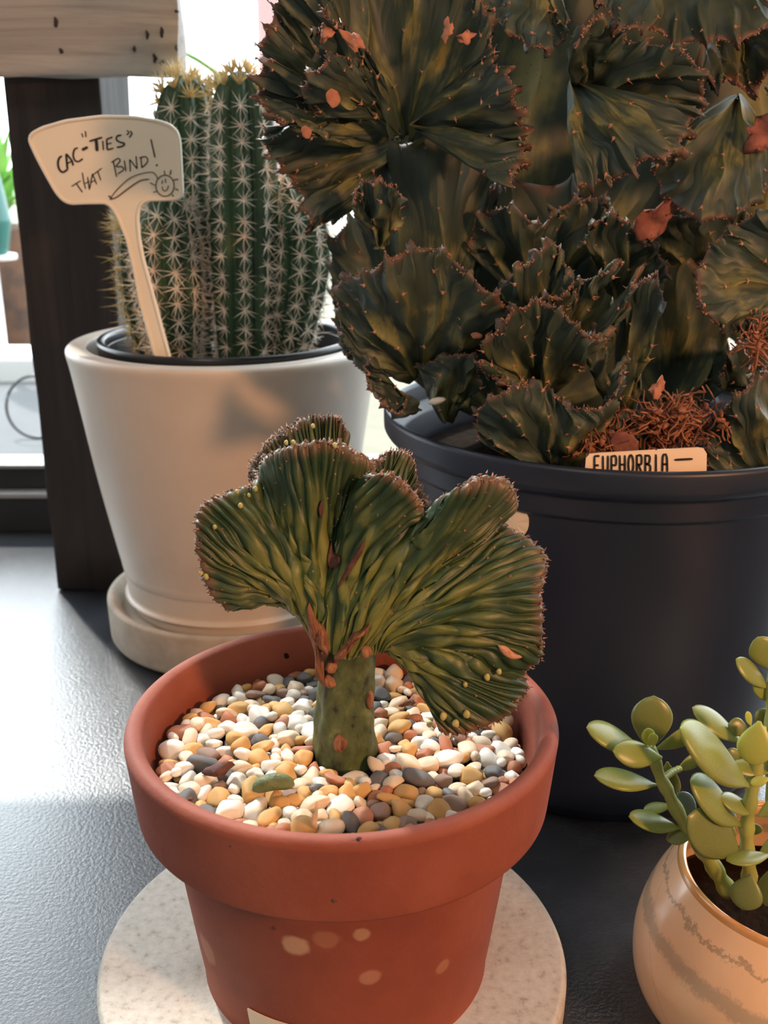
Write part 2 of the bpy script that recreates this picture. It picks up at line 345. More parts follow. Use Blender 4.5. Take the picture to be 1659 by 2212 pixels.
# ================================================================== BENCH (post + beam)
bench = empty('timber_bench', (-.27, .98, 0), 'rough bench of grey weathered timber on a dark stained post', 'bench')
def rough_box(name, b, matl, nseg, jit, parent):
    bm = bmesh.new(); box(bm, *b)
    bmesh.ops.subdivide_edges(bm, edges=bm.edges, cuts=nseg, use_grid_fill=True)
    for v in bm.verts:
        q = v.co; f = math.sin(q.x * 61 + q.z * 13) * math.cos(q.z * 47 + q.y * 31) + .5 * math.sin(q.x * 190 + q.y * 77 + q.z * 151)
        v.co += Vector((math.sin(q.z * 90 + q.y * 70), f, math.sin(q.x * 75 + q.y * 120))) * jit
    return link(name, bm_mesh(name, bm), matl, parent)
BZ = .4535
rough_box('post', (-.311, -.233, .936, 1.045, 0.0015, .698), M['darkwood'], 14, .0007, bench)
rough_box('beam', (-1.3, -.1605, .905, .934, BZ, .60), M['oldwood'], 24, .0011, bench)
rough_box('beam', (-1.3, -.150, .903, .934, .604, .700), M['oldwood'], 20, .0011, bench)  # unseen upper plank, added to keep sun and sky glare off the floor
for (x, y, w, h) in ((121, 48, 7, 15), (132, 110, 9, 12), (318, 75, 6, 14), (350, 70, 7, 16), (335, 125, 9, 14), (290, 106, 6, 9), (382, 24, 6, 6), (350, 135, 7, 7), (382, 104, 5, 9)):
    p = at(x, y, .9043); k = pxm(p)
    link('nail_hole', mesh('nail_hole', *blob_data((p.x, .9046, p.z), w * k * .6, .0012, h * k * .6, .35, ICO2)), M['ink'], bench)

# ================================================================== WHITE PLANTER + CACTUS
WX, WY = -.1285, .856
wp = empty('white_planter', (WX, WY, 0), 'large smooth white planter holding the tall ribbed cactus', 'planter')
prof = [(0, .042), (.087, .042), (.0905, .046), (.0925, .06), (.100, .10), (.108, .145), (.1155, .195), (.1215, .235), (.1240, .2485), (.1225, .2525), (.119, .2535), (.110, .2525), (.1075, .249), (.1045, .21), (.095, .10), (.085, .055), (0, .052)]
lathe('planter_body', smoothprof(prof, 4), WX, WY, M['white_glaze'], wp, 128)
sa = lathe('planter_saucer', rounded([(0, .002), (.104, .002), (.1085, .006), (.1095, .040), (.105, .0415), (.098, .034), (.094, .030), (0, .030)], .003), WX, WY, M['saucer'], None, 128)
tag(sa, 'beige concrete saucer under the large white planter', 'saucer')
lathe('foot_ring', rounded([(0, .0302), (.087, .0302), (.0885, .036), (.0885, .0425), (0, .0425)], .002), WX, WY, M['white_glaze'], wp, 96)
NX = WX + .003
npot = empty('nursery_pot', (NX, WY, .06), 'thin black nursery pot nested inside the white planter', 'pot')
lathe('pot_rim', rounded([(.0955, .2470), (.1020, .2455), (.1032, .2560), (.1015, .2580), (.0985, .2575), (.0965, .2560)], .0015), NX, WY, M['black_ring'], npot, 128)
lathe('pot_wall', rounded([(0, .062), (.080, .062), (.0975, .250), (.0955, .250), (.0785, .064), (0, .064)], .001), NX, WY, M['black_ring'], npot, 96)
mb = MB()
for i in range(700):
    a = rng.uniform(0, 6.28); r = .094 * math.sqrt(rng.uniform()); s_ = rng.uniform(.0012, .0032)
    mb.add(blob_data((NX + r * math.cos(a), WY + r * math.sin(a), .2365 + rng.uniform(-.001, .0015)), s_, s_ * .8, s_ * .6, .25, ICO1))
g = mb.build('grit', M['redsoil'], None); tag(g, 'reddish grit soil around the foot of the tall cactus', 'grit', kind='stuff')
g = lathe('cactus_soil', [(0, .200), (.0905, .200), (.0935, .2355), (0, .2365)], NX, WY, M['redsoil'], None, 48); tag(g, 'layer of soil filling the nursery pot in the white planter', 'soil', kind='stuff')

cact = empty('ribbed_cactus', (WX, WY, .236), 'tall cluster of ribbed green cactus columns with pale star spines', 'cactus')
def column(axis, Y, nr, ph, spl, gold_top=True, sp_step=.0150, depthr=.26, ns=11, golden=False, crown=True):
    A = resample([(*at(x, y, Y), hw * pxm(at(x, y, Y))) for x, y, hw in axis], 64)
    P = A[:, :3]; R = A[:, 3]; nA = nr * 10; vs = []; fs = []
    for i in range(64):
        for k in range(nA):
            a = 2 * math.pi * k / nA; u = (k / 10.0) % 1.0
            rr = R[i] * (1 - depthr * (1 - abs(math.cos(math.pi * u)) ** .75) ** 1.0)
            vs.append((P[i, 0] + rr * math.cos(a + ph), P[i, 1] + rr * math.sin(a + ph), P[i, 2]))
    for i in range(63):
        for k in range(nA):
            k2 = (k + 1) % nA; fs.append((i * nA + k, i * nA + k2, (i + 1) * nA + k2, (i + 1) * nA + k))
    fs.append(tuple(range(63 * nA, 64 * nA)))
    cobj = MB(); cobj.v = vs; cobj.f = fs; co = cobj.build('column', M['cactus'], cact)
    mb = MB(); mg = MB()
    L = np.r_[0, np.cumsum(np.linalg.norm(np.diff(P, axis=0), axis=1))]
    for k in range(nr):
        a = 2 * math.pi * k / nr + ph
        s = rng.uniform(0, sp_step)
        while s < L[-1]:
            i = int(np.interp(s, L, np.arange(64)));
            top = crown and L[-1] - s < .022
            r0 = R[i]; rad = Vector((math.cos(a), math.sin(a), 0))
            if i > 55: rad = (rad + Vector((0, 0, (i - 55) * .25))).normalized()
            p = Vector(P[i]) + Vector((math.cos(a), math.sin(a), 0)) * r0 * .985
            tng = Vector((-math.sin(a), math.cos(a), 0)); upv = rad.cross(tng) * -1
            n_ = ns + (12 if top else 0)
            for q in range(n_):
                th = 2 * math.pi * q / n_ + rng.uniform(-.25, .25); el = rng.uniform(.25, .6) if not top else rng.uniform(.5, 1.4)
                d = (tng * math.cos(th) + upv * math.sin(th) + rad * el); l = spl * rng.uniform(.7, 1.15)
                if top: l *= 1.35; d += Vector((0, 0, .7))
                (mg if (top or golden) else mb).add(cone_data(p, d, l, .00058, 3))
            l = spl * rng.uniform(1.0, 1.4); (mg if (top or golden) else mb).add(cone_data(p, rad + Vector((0, 0, rng.uniform(-.3, .3))), l, .00065, 3))
            s += sp_step * (.6 if top else rng.uniform(.92, 1.08))
    if mb.v: tag(mb.build('spines', M['spine'], co, False), kind='stuff')
    if mg.v: tag(mg.build('golden_spines', M['gold'], co, False), kind='stuff')
    return co
column([(532, 800, 56), (532, 700, 66), (530, 550, 74), (528, 400, 74), (524, 280, 70), (520, 205, 58), (519, 170, 36), (518, 152, 6)], .838, 9, -math.pi / 2 + .10, .0115, sp_step=.0135)
column([(425, 800, 50), (418, 650, 68), (408, 450, 74), (404, 300, 72), (402, 215, 60), (402, 180, 38), (402, 160, 6)], .878, 10, -math.pi / 2 + .30, .0125)
column([(612, 800, 42), (628, 700, 58), (642, 600, 68), (645, 520, 68), (636, 450, 58), (624, 405, 42), (618, 372, 6)], .852, 10, -math.pi / 2 + .15, .0120, crown=False, sp_step=.0125)
column([(382, 800, 46), (372, 700, 62), (362, 600, 72), (358, 520, 70), (362, 455, 52), (366, 425, 28), (368, 412, 6)], .824, 10, -math.pi / 2 - .20, .0140, crown=False, sp_step=.0125)
column([(335, 790, 28), (312, 690, 38), (300, 600, 42), (296, 530, 40), (300, 470, 28), (304, 440, 6)], .872, 9, -math.pi / 2 - .1, .0150, golden=True, ns=5, sp_step=.012)

# plastic sign
SY = .772
sg = empty('plant_sign', at(350, 772, SY), 'cream plastic plant sign with handwriting, stuck in the white planter', 'sign')
U = lambda u, v: (40 + u * .2532, 220 + v * .2532)
out = [U(*q) for q in ((82, 340), (78, 300), (110, 255), (200, 208), (400, 150), (700, 112), (1000, 117), (1200, 152), (1300, 188), (1362, 245), (1385, 330), (1398, 560), (1410, 770), (1392, 828), (1335, 845), (1110, 850))]
out += [(311, 438), (303, 448), (300, 470), (303, 510), (311, 555), (322, 595), (371, 778), (334, 778), (300, 655), (286, 580), (272, 520), (252, 470), (240, 450), (228, 441)]
out += [U(*q) for q in ((560, 875), (440, 882), (370, 850), (310, 780), (230, 640), (140, 470))]
O2 = resample([*out, out[0]], 220, False)
O2 = (np.roll(O2[:-1], 1, 0) + 2 * O2[:-1] + np.roll(O2[:-1], -1, 0)) / 4
bm = bmesh.new(); vs = [bm.verts.new(at(x, y, SY)) for x, y in O2]; f = bm.faces.new(vs)
ex = bmesh.ops.extrude_face_region(bm, geom=[f]); bmesh.ops.translate(bm, verts=[v for v in ex['geom'] if isinstance(v, bmesh.types.BMVert)], vec=(0, .0022, 0))
link('sign_plate', bm_mesh('sign_plate', bm), M['sign'], sg, False)
# raised border, inset slightly
cen = np.array([230, 350]); ring = []
for i in range(len(O2)):
    a, b = O2[i - 3], O2[(i + 3) % len(O2)]; d = b - a; d /= np.linalg.norm(d) + 1e-9
    ring.append(at(*(O2[i] + np.array([-d[1], d[0]]) * 4.0), SY))
ring.append(ring[0]); ring.append(ring[1])
MB().add(tube_data(ring, .0013, 8, False)).build('raised_border', M['sign'], sg)
def stroke(mb, pts, w, Y, conv=U, off=.0006):
    P = resample([conv(*p) for p in pts], max(2, 4 * len(pts)), len(pts) > 2)
    k = pxm(at(*P[0], Y)); w_ = w * .2532 * k / 2 if conv is U else w * k / 2
    n = len(P); vs = []; fs = []
    for i in range(n):
        d = P[min(i + 1, n - 1)] - P[max(i - 1, 0)]; d /= np.linalg.norm(d) + 1e-9
        tp = 1.0 if 0 < i < n - 1 else .6
        for sgn in (-1, 1):
            q = at(*(P[i] + sgn * np.array([-d[1], d[0]]) * w_ / k * tp), Y); vs += [q + Vector((0, -off, 0)), q + Vector((0, off * .1, 0))]
    for i in range(n - 1):
        a = i * 4; b = a + 4; fs += [(a, b, b + 2, a + 2), (a + 1, a + 3, b + 3, b + 1), (a, a + 1, b + 1, b), (a + 2, b + 2, b + 3, a + 3)]
    fs += [(0, 2, 3, 1), (4 * n - 4, 4 * n - 3, 4 * n - 1, 4 * n - 2)]
    mb.add((vs, fs))
mb = MB()
for w, *ss in ((17, [(372, 462), (350, 478), (338, 520), (348, 572), (378, 600), (418, 578)]), (16, [(408, 442), (412, 500), (420, 580)]), (15, [(408, 442), (455, 500), (468, 545)]), (11, [(415, 528), (452, 508)]),
               (14, [(508, 392), (480, 405), (468, 450), (480, 495), (510, 510), (550, 485)]), (24, [(543, 410), (592, 386)]), (9, [(540, 268), (552, 303)]), (9, [(572, 250), (577, 302)]),
               (17, [(605, 337), (715, 303)]), (27, [(664, 325), (672, 420)]), (11, [(720, 332), (725, 412)]), (13, [(752, 320), (758, 410)]), (12, [(750, 320), (802, 300)]), (10, [(755, 362), (795, 350)]), (12, [(758, 410), (812, 394)]),
               (13, [(878, 284), (845, 290), (835, 320), (862, 342), (905, 355), (885, 378), (838, 388)]), (9, [(925, 243), (942, 262), (922, 282)]), (10, [(952, 248), (968, 270), (945, 305)])):
    for s_ in ss: stroke(mb, s_, w, SY)
mb.build('lettering', M['ink'], sg, False)
mb = MB()
for w, s_ in ((9, [(452, 722), (532, 672)]), (9, [(497, 700), (547, 772)]), (8, [(545, 602), (560, 690), (574, 744)]), (8, [(590, 640), (606, 750)]), (7, [(560, 702), (606, 676)]), (8, [(632, 612), (608, 742)]), (8, [(632, 612), (668, 704)]), (7, [(616, 690), (656, 668)]),
              (8, [(640, 620), (712, 565)]), (8, [(678, 595), (703, 670)]), (9, [(808, 500), (838, 640)]), (9, [(792, 518), (850, 482), (866, 505), (832, 552), (880, 552), (896, 578), (848, 614)]), (9, [(903, 500), (916, 592)]),
              (9, [(955, 596), (948, 490)]), (9, [(948, 490), (1012, 572)]), (9, [(1012, 572), (1003, 462)]), (9, [(1045, 474), (1052, 562)]), (9, [(1030, 478), (1085, 468), (1102, 508), (1052, 564)]), (12, [(1130, 318), (1148, 400), (1165, 475)]), (17, [(1176, 534), (1184, 546)])):
    stroke(mb, s_, w, SY)
mb.build('thin_lettering', M['ink'], sg, False)
mb = MB()
for w, s_ in ((8, [(778, 830), (850, 740), (950, 652), (1050, 612), (1140, 600), (1175, 630), (1188, 662)]), (12, [(782, 832), (840, 812), (950, 730), (1040, 672), (1115, 660)]), (12, [(768, 800), (800, 828)]), (8, [(1122, 690), (1165, 712)]),
              (9, [(1250 + 78 * math.cos(a), 715 + 90 * math.sin(a)) for a in np.linspace(0, 6.3, 17)]), (8, [(1228, 670), (1224, 700)]), (8, [(1252, 655), (1256, 692)]), (8, [(1225, 722), (1236, 756), (1264, 752), (1280, 715)]),
              (9, [(1244, 585), (1248, 620)]), (9, [(1302, 580), (1292, 625)]), (9, [(1322, 666), (1365, 660)]), (9, [(1335, 740), (1366, 755)]), (9, [(1150, 770), (1180, 766)]), (9, [(1205, 822), (1198, 838)]), (9, [(1245, 822), (1250, 838)]), (9, [(1310, 790), (1325, 808)])):
    stroke(mb, s_, w, SY)
mb.build('worm_drawing', M['greyink'], sg, False)

# ================================================================== FAN (crested euphorbia) GENERATOR
def ns1(x, y, ph):
    return (np.sin(1.7 * x + 2.3 * y + ph) + np.sin(3.1 * x - 1.9 * y + 2.1 * ph + 1) * .6 + np.sin(5.3 * x + 4.1 * y + .7 * ph + 2) * .35) / 1.95
def fan(name, parent, matl, base, mid, crest, Yb, nribs, nS, nT, th=(.010, .006), amp=.0016, tooth=0.0, seed=0, tub=5.5, ruffle=(0, 5), t0=0.0, sharp=False, wob=.5, fold=(0, 10), jit=.012):
    f3 = lambda L: [tuple(at(x, y, Yb + d)) for x, y, d in L]
    P = resample(f3(crest), nS); B = resample(f3(base), nS); Mi = resample(f3(mid), nS)
    s = np.linspace(0, 1, nS)[:, None]; t = np.linspace(t0, 1, nT)[None, :]
    x = s * nribs + wob * ns1(s * nribs * .10, t * 2.2, seed) + .30 * ns1(s * nribs * .45, t * 5.0, seed + 2)
    def rd(q, p=.8):
        a = np.abs(np.sin(np.pi * q))
        return (1 - np.abs(np.cos(np.pi * q)) ** .55) * 1.05 + .12 * a if sharp else a ** p
    sm = lambda a, b, v: np.clip((v - a) / (b - a), 0, 1) ** 2 * (3 - 2 * np.clip((v - a) / (b - a), 0, 1))
    w0 = 1 - sm(.22, .5, t); w2 = sm(.60, .9, t); w1 = 1 - w0 - w2 * .85
    r = w0 * rd(x / 3.7 + .2) * 1.3 + w1 * rd(x / 2.0 + .1) + w2 * rd(x) * .85
    hashr = np.sin(np.floor(x / 2) * 12.9898 + seed) * 43758.5453; hashr = hashr - np.floor(hashr)
    r = r * ((.85 + .2 * np.abs(np.sin(np.pi * (t * tub + hashr)))) if sharp else (.68 + .45 * np.abs(np.sin(np.pi * (t * tub + hashr))) ** 1.5))
    r = r * (.62 + .55 * (.5 + .5 * ns1(s * nribs * .3, t * 6, seed + 4)))
    tt = t + 0 * s
    if True:
        tk = (rd(x, 1) ** (2 if sharp else 4)) * (.6 + .8 * hashr)
        tt = t * (1 + tooth * tk * sm(.72, 1.0, t)) * (1 + jit * ns1(s * nribs * .45, 0 * t, seed + 7) * sm(.6, 1, t))
    tt = tt[..., None]
    S = B[:, None] * (1 - tt) ** 2 + Mi[:, None] * 2 * tt * (1 - tt) + P[:, None] * tt ** 2
    if ruffle[0]:
        S[..., 1] += ruffle[0] * np.sin(s * ruffle[1] * 6.283 + seed) * sm(.2, 1, t)
    ds = np.gradient(S, axis=0); dt = np.gradient(S, axis=1)
    n = np.cross(ds, dt); n /= np.linalg.norm(n, axis=2, keepdims=True) + 1e-12
    # smooth normals along s so folds stay clean
    for _ in range(max(2, nS // 90)):
        n[1:-1] = (n[:-2] + 2 * n[1:-1] + n[2:]) / 4
    n /= np.linalg.norm(n, axis=2, keepdims=True) + 1e-12
    if n[..., 1].mean() > 0: n = -n
    if fold[0]:
        fd = ns1(s * fold[1], t * 1.6, seed * 1.3) + .5 * ns1(s * fold[1] * 2.3, t * 3.1, seed * 2.1)
        S = S + n * (fold[0] * fd * sm(.08, .5, t) * (1 - .35 * sm(.8, 1, t)))[..., None]
        ds = np.gradient(S, axis=0); dt = np.gradient(S, axis=1); n2 = np.cross(ds, dt); n2 /= np.linalg.norm(n2, axis=2, keepdims=True) + 1e-12
        n = np.where((n2 * n).sum(2, keepdims=True) < 0, -n2, n2)
        for _ in range(max(2, nS // 160)): n[1:-1] = (n[:-2] + 2 * n[1:-1] + n[2:]) / 4
        n /= np.linalg.norm(n, axis=2, keepdims=True) + 1e-12
    T = (th[0] * (1 - t) + th[1] * t) / 2
    end = np.sqrt(np.clip(1 - (np.clip(t - .94, 0, 1) / .0601) ** 2, 0, 1)); T = T * (.12 + .88 * end)
    es = np.sqrt(np.clip(1 - (1 - np.minimum(np.minimum(s, 1 - s) * nS / 7, 1)) ** 2, 0, 1)); T = T * (.08 + .92 * es)
    A = amp * (.45 + .55 * sm(.0, .5, t)) * np.clip(T / (T.max() * .35), 0, 1)
    D = (T + A * (r - .55))[..., None]
    F = S + n * D; K = S - n * D
    V = np.concatenate([F.reshape(-1, 3), K.reshape(-1, 3)])
    I = np.arange(nS * nT).reshape(nS, nT)
    q = np.stack([I[:-1, :-1], I[1:, :-1], I[1:, 1:], I[:-1, 1:]], -1).reshape(-1, 4)
    h = nS * nT
    fs = [q, (q + h)[:, ::-1]]
    for a, b in ((I[:-1, -1], I[1:, -1]), (I[1:, 0], I[:-1, 0]), (I[0, :-1], I[0, 1:]), (I[-1, 1:], I[-1, :-1])):
        fs.append(np.stack([a, b, b + h, a + h], -1))
    fs = np.concatenate(fs)
    me = bpy.data.meshes.new(name); me.vertices.add(len(V)); me.vertices.foreach_set('co', V.ravel().astype('f'))
    me.loops.add(fs.size); me.loops.foreach_set('vertex_index', fs.ravel().astype('i'))
    me.polygons.add(len(fs)); me.polygons.foreach_set('loop_start', np.arange(0, fs.size, 4).astype('i')); me.update(calc_edges=True)
    uvl = me.uv_layers.new(name='UVMap'); st_ = np.stack([s + 0 * t, t + 0 * s], -1).reshape(-1, 2); st_ = np.concatenate([st_, st_])
    uvl.data.foreach_set('uv', st_[fs.ravel()].ravel().astype('f'))
    at_ = me.attributes.new('ridge', 'FLOAT', 'POINT'); rr = np.clip(r, 0, 1).reshape(-1); at_.data.foreach_set('value', np.concatenate([rr, rr]).astype('f'))
    me.validate()
    bm = bmesh.new(); bm.from_mesh(me); bmesh.ops.recalc_face_normals(bm, faces=bm.faces); bm.to_mesh(me); bm.free()
    o = link(name, me, matl, parent)
    return o, dict(F=F, K=K, S=S, n=n, r=r, x=x, t=t[0], P=P, nribs=nribs)
def knobs(g, count, size, name, matl, parent, spread=.004, kk=1.0, spikes=.5):
    mb = MB(); nS, nT = g['r'].shape
    for i in range(count):
        a = int((i + rng.uniform(0, 1)) / count * (nS - 1)); b = nT - 1 - int(abs(rng.normal()) * nT * .035); b = max(b, int(nT * .8))
        p = g['S'][a, b] + g['n'][a, b] * rng.uniform(-1, 1) * spread
        d = g['S'][a, nT - 1] - g['S'][a, nT - 6]; d = d / (np.linalg.norm(d) + 1e-9)
        z = size * rng.uniform(.5, 1.25)
        d2 = Vector(d) + Vector(g['n'][a, b]) * rng.uniform(-.9, .9) + Vector(rng.normal(0, .3, 3))
        if rng.uniform() < spikes: mb.add(cone_data(p, d2, z * 2.6, z * .55, 5))
        else: mb.add(blob_data(p, z * .8, z * .8, z, .2, ICO1, d2.to_track_quat('Z', 'Y').to_matrix()))
    return tag(mb.build(name, matl, parent), kind='stuff')
def tubercles(g, step, size, name, matl, parent, tr=(.25, .95), prob=.8, both=False, forks=False):
    mb = MB(); nS, nT = g['r'].shape; r = g['r']
    for ti in np.arange(tr[0], tr[1], step):
        b = int(ti * (nT - 1))
        pk = [i for i in range(2, nS - 2) if r[i, b] > r[i - 1, b] and r[i, b] >= r[i + 1, b] and r[i, b] > .5]
        for i in pk:
            if rng.uniform() > prob: continue
            bb = min(nT - 1, max(0, b + int(rng.uniform(-.5, .5) * step * nT)))
            for side in ((1, -1) if both else (1,)):
                p = (g['F'] if side == 1 else g['K'])[i, bb]; n_ = Vector(g['n'][i, bb]) * side
                d = g['S'][i, min(bb + 2, nT - 1)] - g['S'][i, max(bb - 2, 0)]; d = Vector(d / (np.linalg.norm(d) + 1e-9))
                z = size * rng.uniform(.6, 1.2)
                mb.add(blob_data(Vector(p) - n_ * z * .2, z * .75, z * .75, z, .15, ICO1))
                if forks:
                    sd = n_.cross(d)
                    for q in (-1, 1): mb.add(cone_data(Vector(p), n_ * .8 + d * .9 + sd * q * .7, z * 3.2, z * .28, 4))
                else: mb.add(cone_data(Vector(p), n_ + d * .8, z * 2.0, z * .4, 4))
    if mb.v: return tag(mb.build(name, matl, parent), kind='stuff')

# ================================================================== BLACK POT + LARGE EUPHORBIA
KX, KY, KR, KZ = .150, .680, .150, .240
bp = empty('black_plastic_pot', (KX, KY, 0), 'wide black plastic nursery pot holding the large crested plant', 'pot')
bpb = lathe('pot_body', rounded([(0, 0.001), (.112, 0.001), (.118, .010), (.1375, .2070), (.1405, .2085), (.1415, .2205), (.1475, .2235), (.1500, .2275), (.1502, .2385), (.1478, .2405), (.1455, .2385), (.1440, .2260), (.1385, .2200), (.1345, .205), (.114, .014), (0, .012)], .0014), KX, KY, M['black_plastic_hazed'], bp, 160)
s_ = lathe('potting_soil', [(0, .150), (.1285, .150), (.1330, .203), (.06, .209), (0, .210)], KX, KY, M['soil'], None, 64); tag(s_, 'dark potting soil filling the wide black pot', 'soil', kind='stuff')
# round pale sticker on the pot's side
def hitcyl(x, y, cx, cy, R):
    """point of the surface with radius function R(z) seen at photograph pixel x, y"""
    lo = None
    for Y in np.arange(.15, 1.2, .0005):
        p = at(x, y, Y)
        e = math.hypot(p.x - cx, p.y - cy) - R(p.z)
        if e <= 0: return p
        if lo is None or e < lo[0]: lo = (e, p)
    return lo[1]
kR = lambda z: .118 + (z - .01) * (.1375 - .118) / .197
def decal(name, pts, cx, cy, R, matl, parent, off=.0006):
    vs = []; 
    for (x, y) in pts:
        p = hitcyl(x, y, cx, cy, R); d = Vector((p.x - cx, p.y - cy, 0)).normalized(); vs += [p + d * off]
    c = sum(vs, Vector()) / len(vs); n = len(vs)
    d = Vector((c.x - cx, c.y - cy, 0)); d.normalize()
    cc = Vector((cx, cy, c.z)) + d * (R(c.z) + off)
    inn = [v - Vector((v.x - cx, v.y - cy, 0)).normalized() * off * .9 for v in vs]
    V = [cc] + vs + inn; F = [(0, 1 + i, 1 + (i + 1) % n) for i in range(n)] + [(1 + i, 1 + n + i, 1 + n + (i + 1) % n, 1 + (i + 1) % n) for i in range(n)]
    return link(name, mesh(name, V, F), matl, parent, False)
stc = decal('round_sticker', [(1112 + 31 * math.cos(a), 1128 + 37 * math.sin(a)) for a in np.linspace(0, 6.283, 28, endpoint=False)], KX, KY, kR, M['tag'], bp)
stc['label'] = 'round pale sticker on the side of the pot'

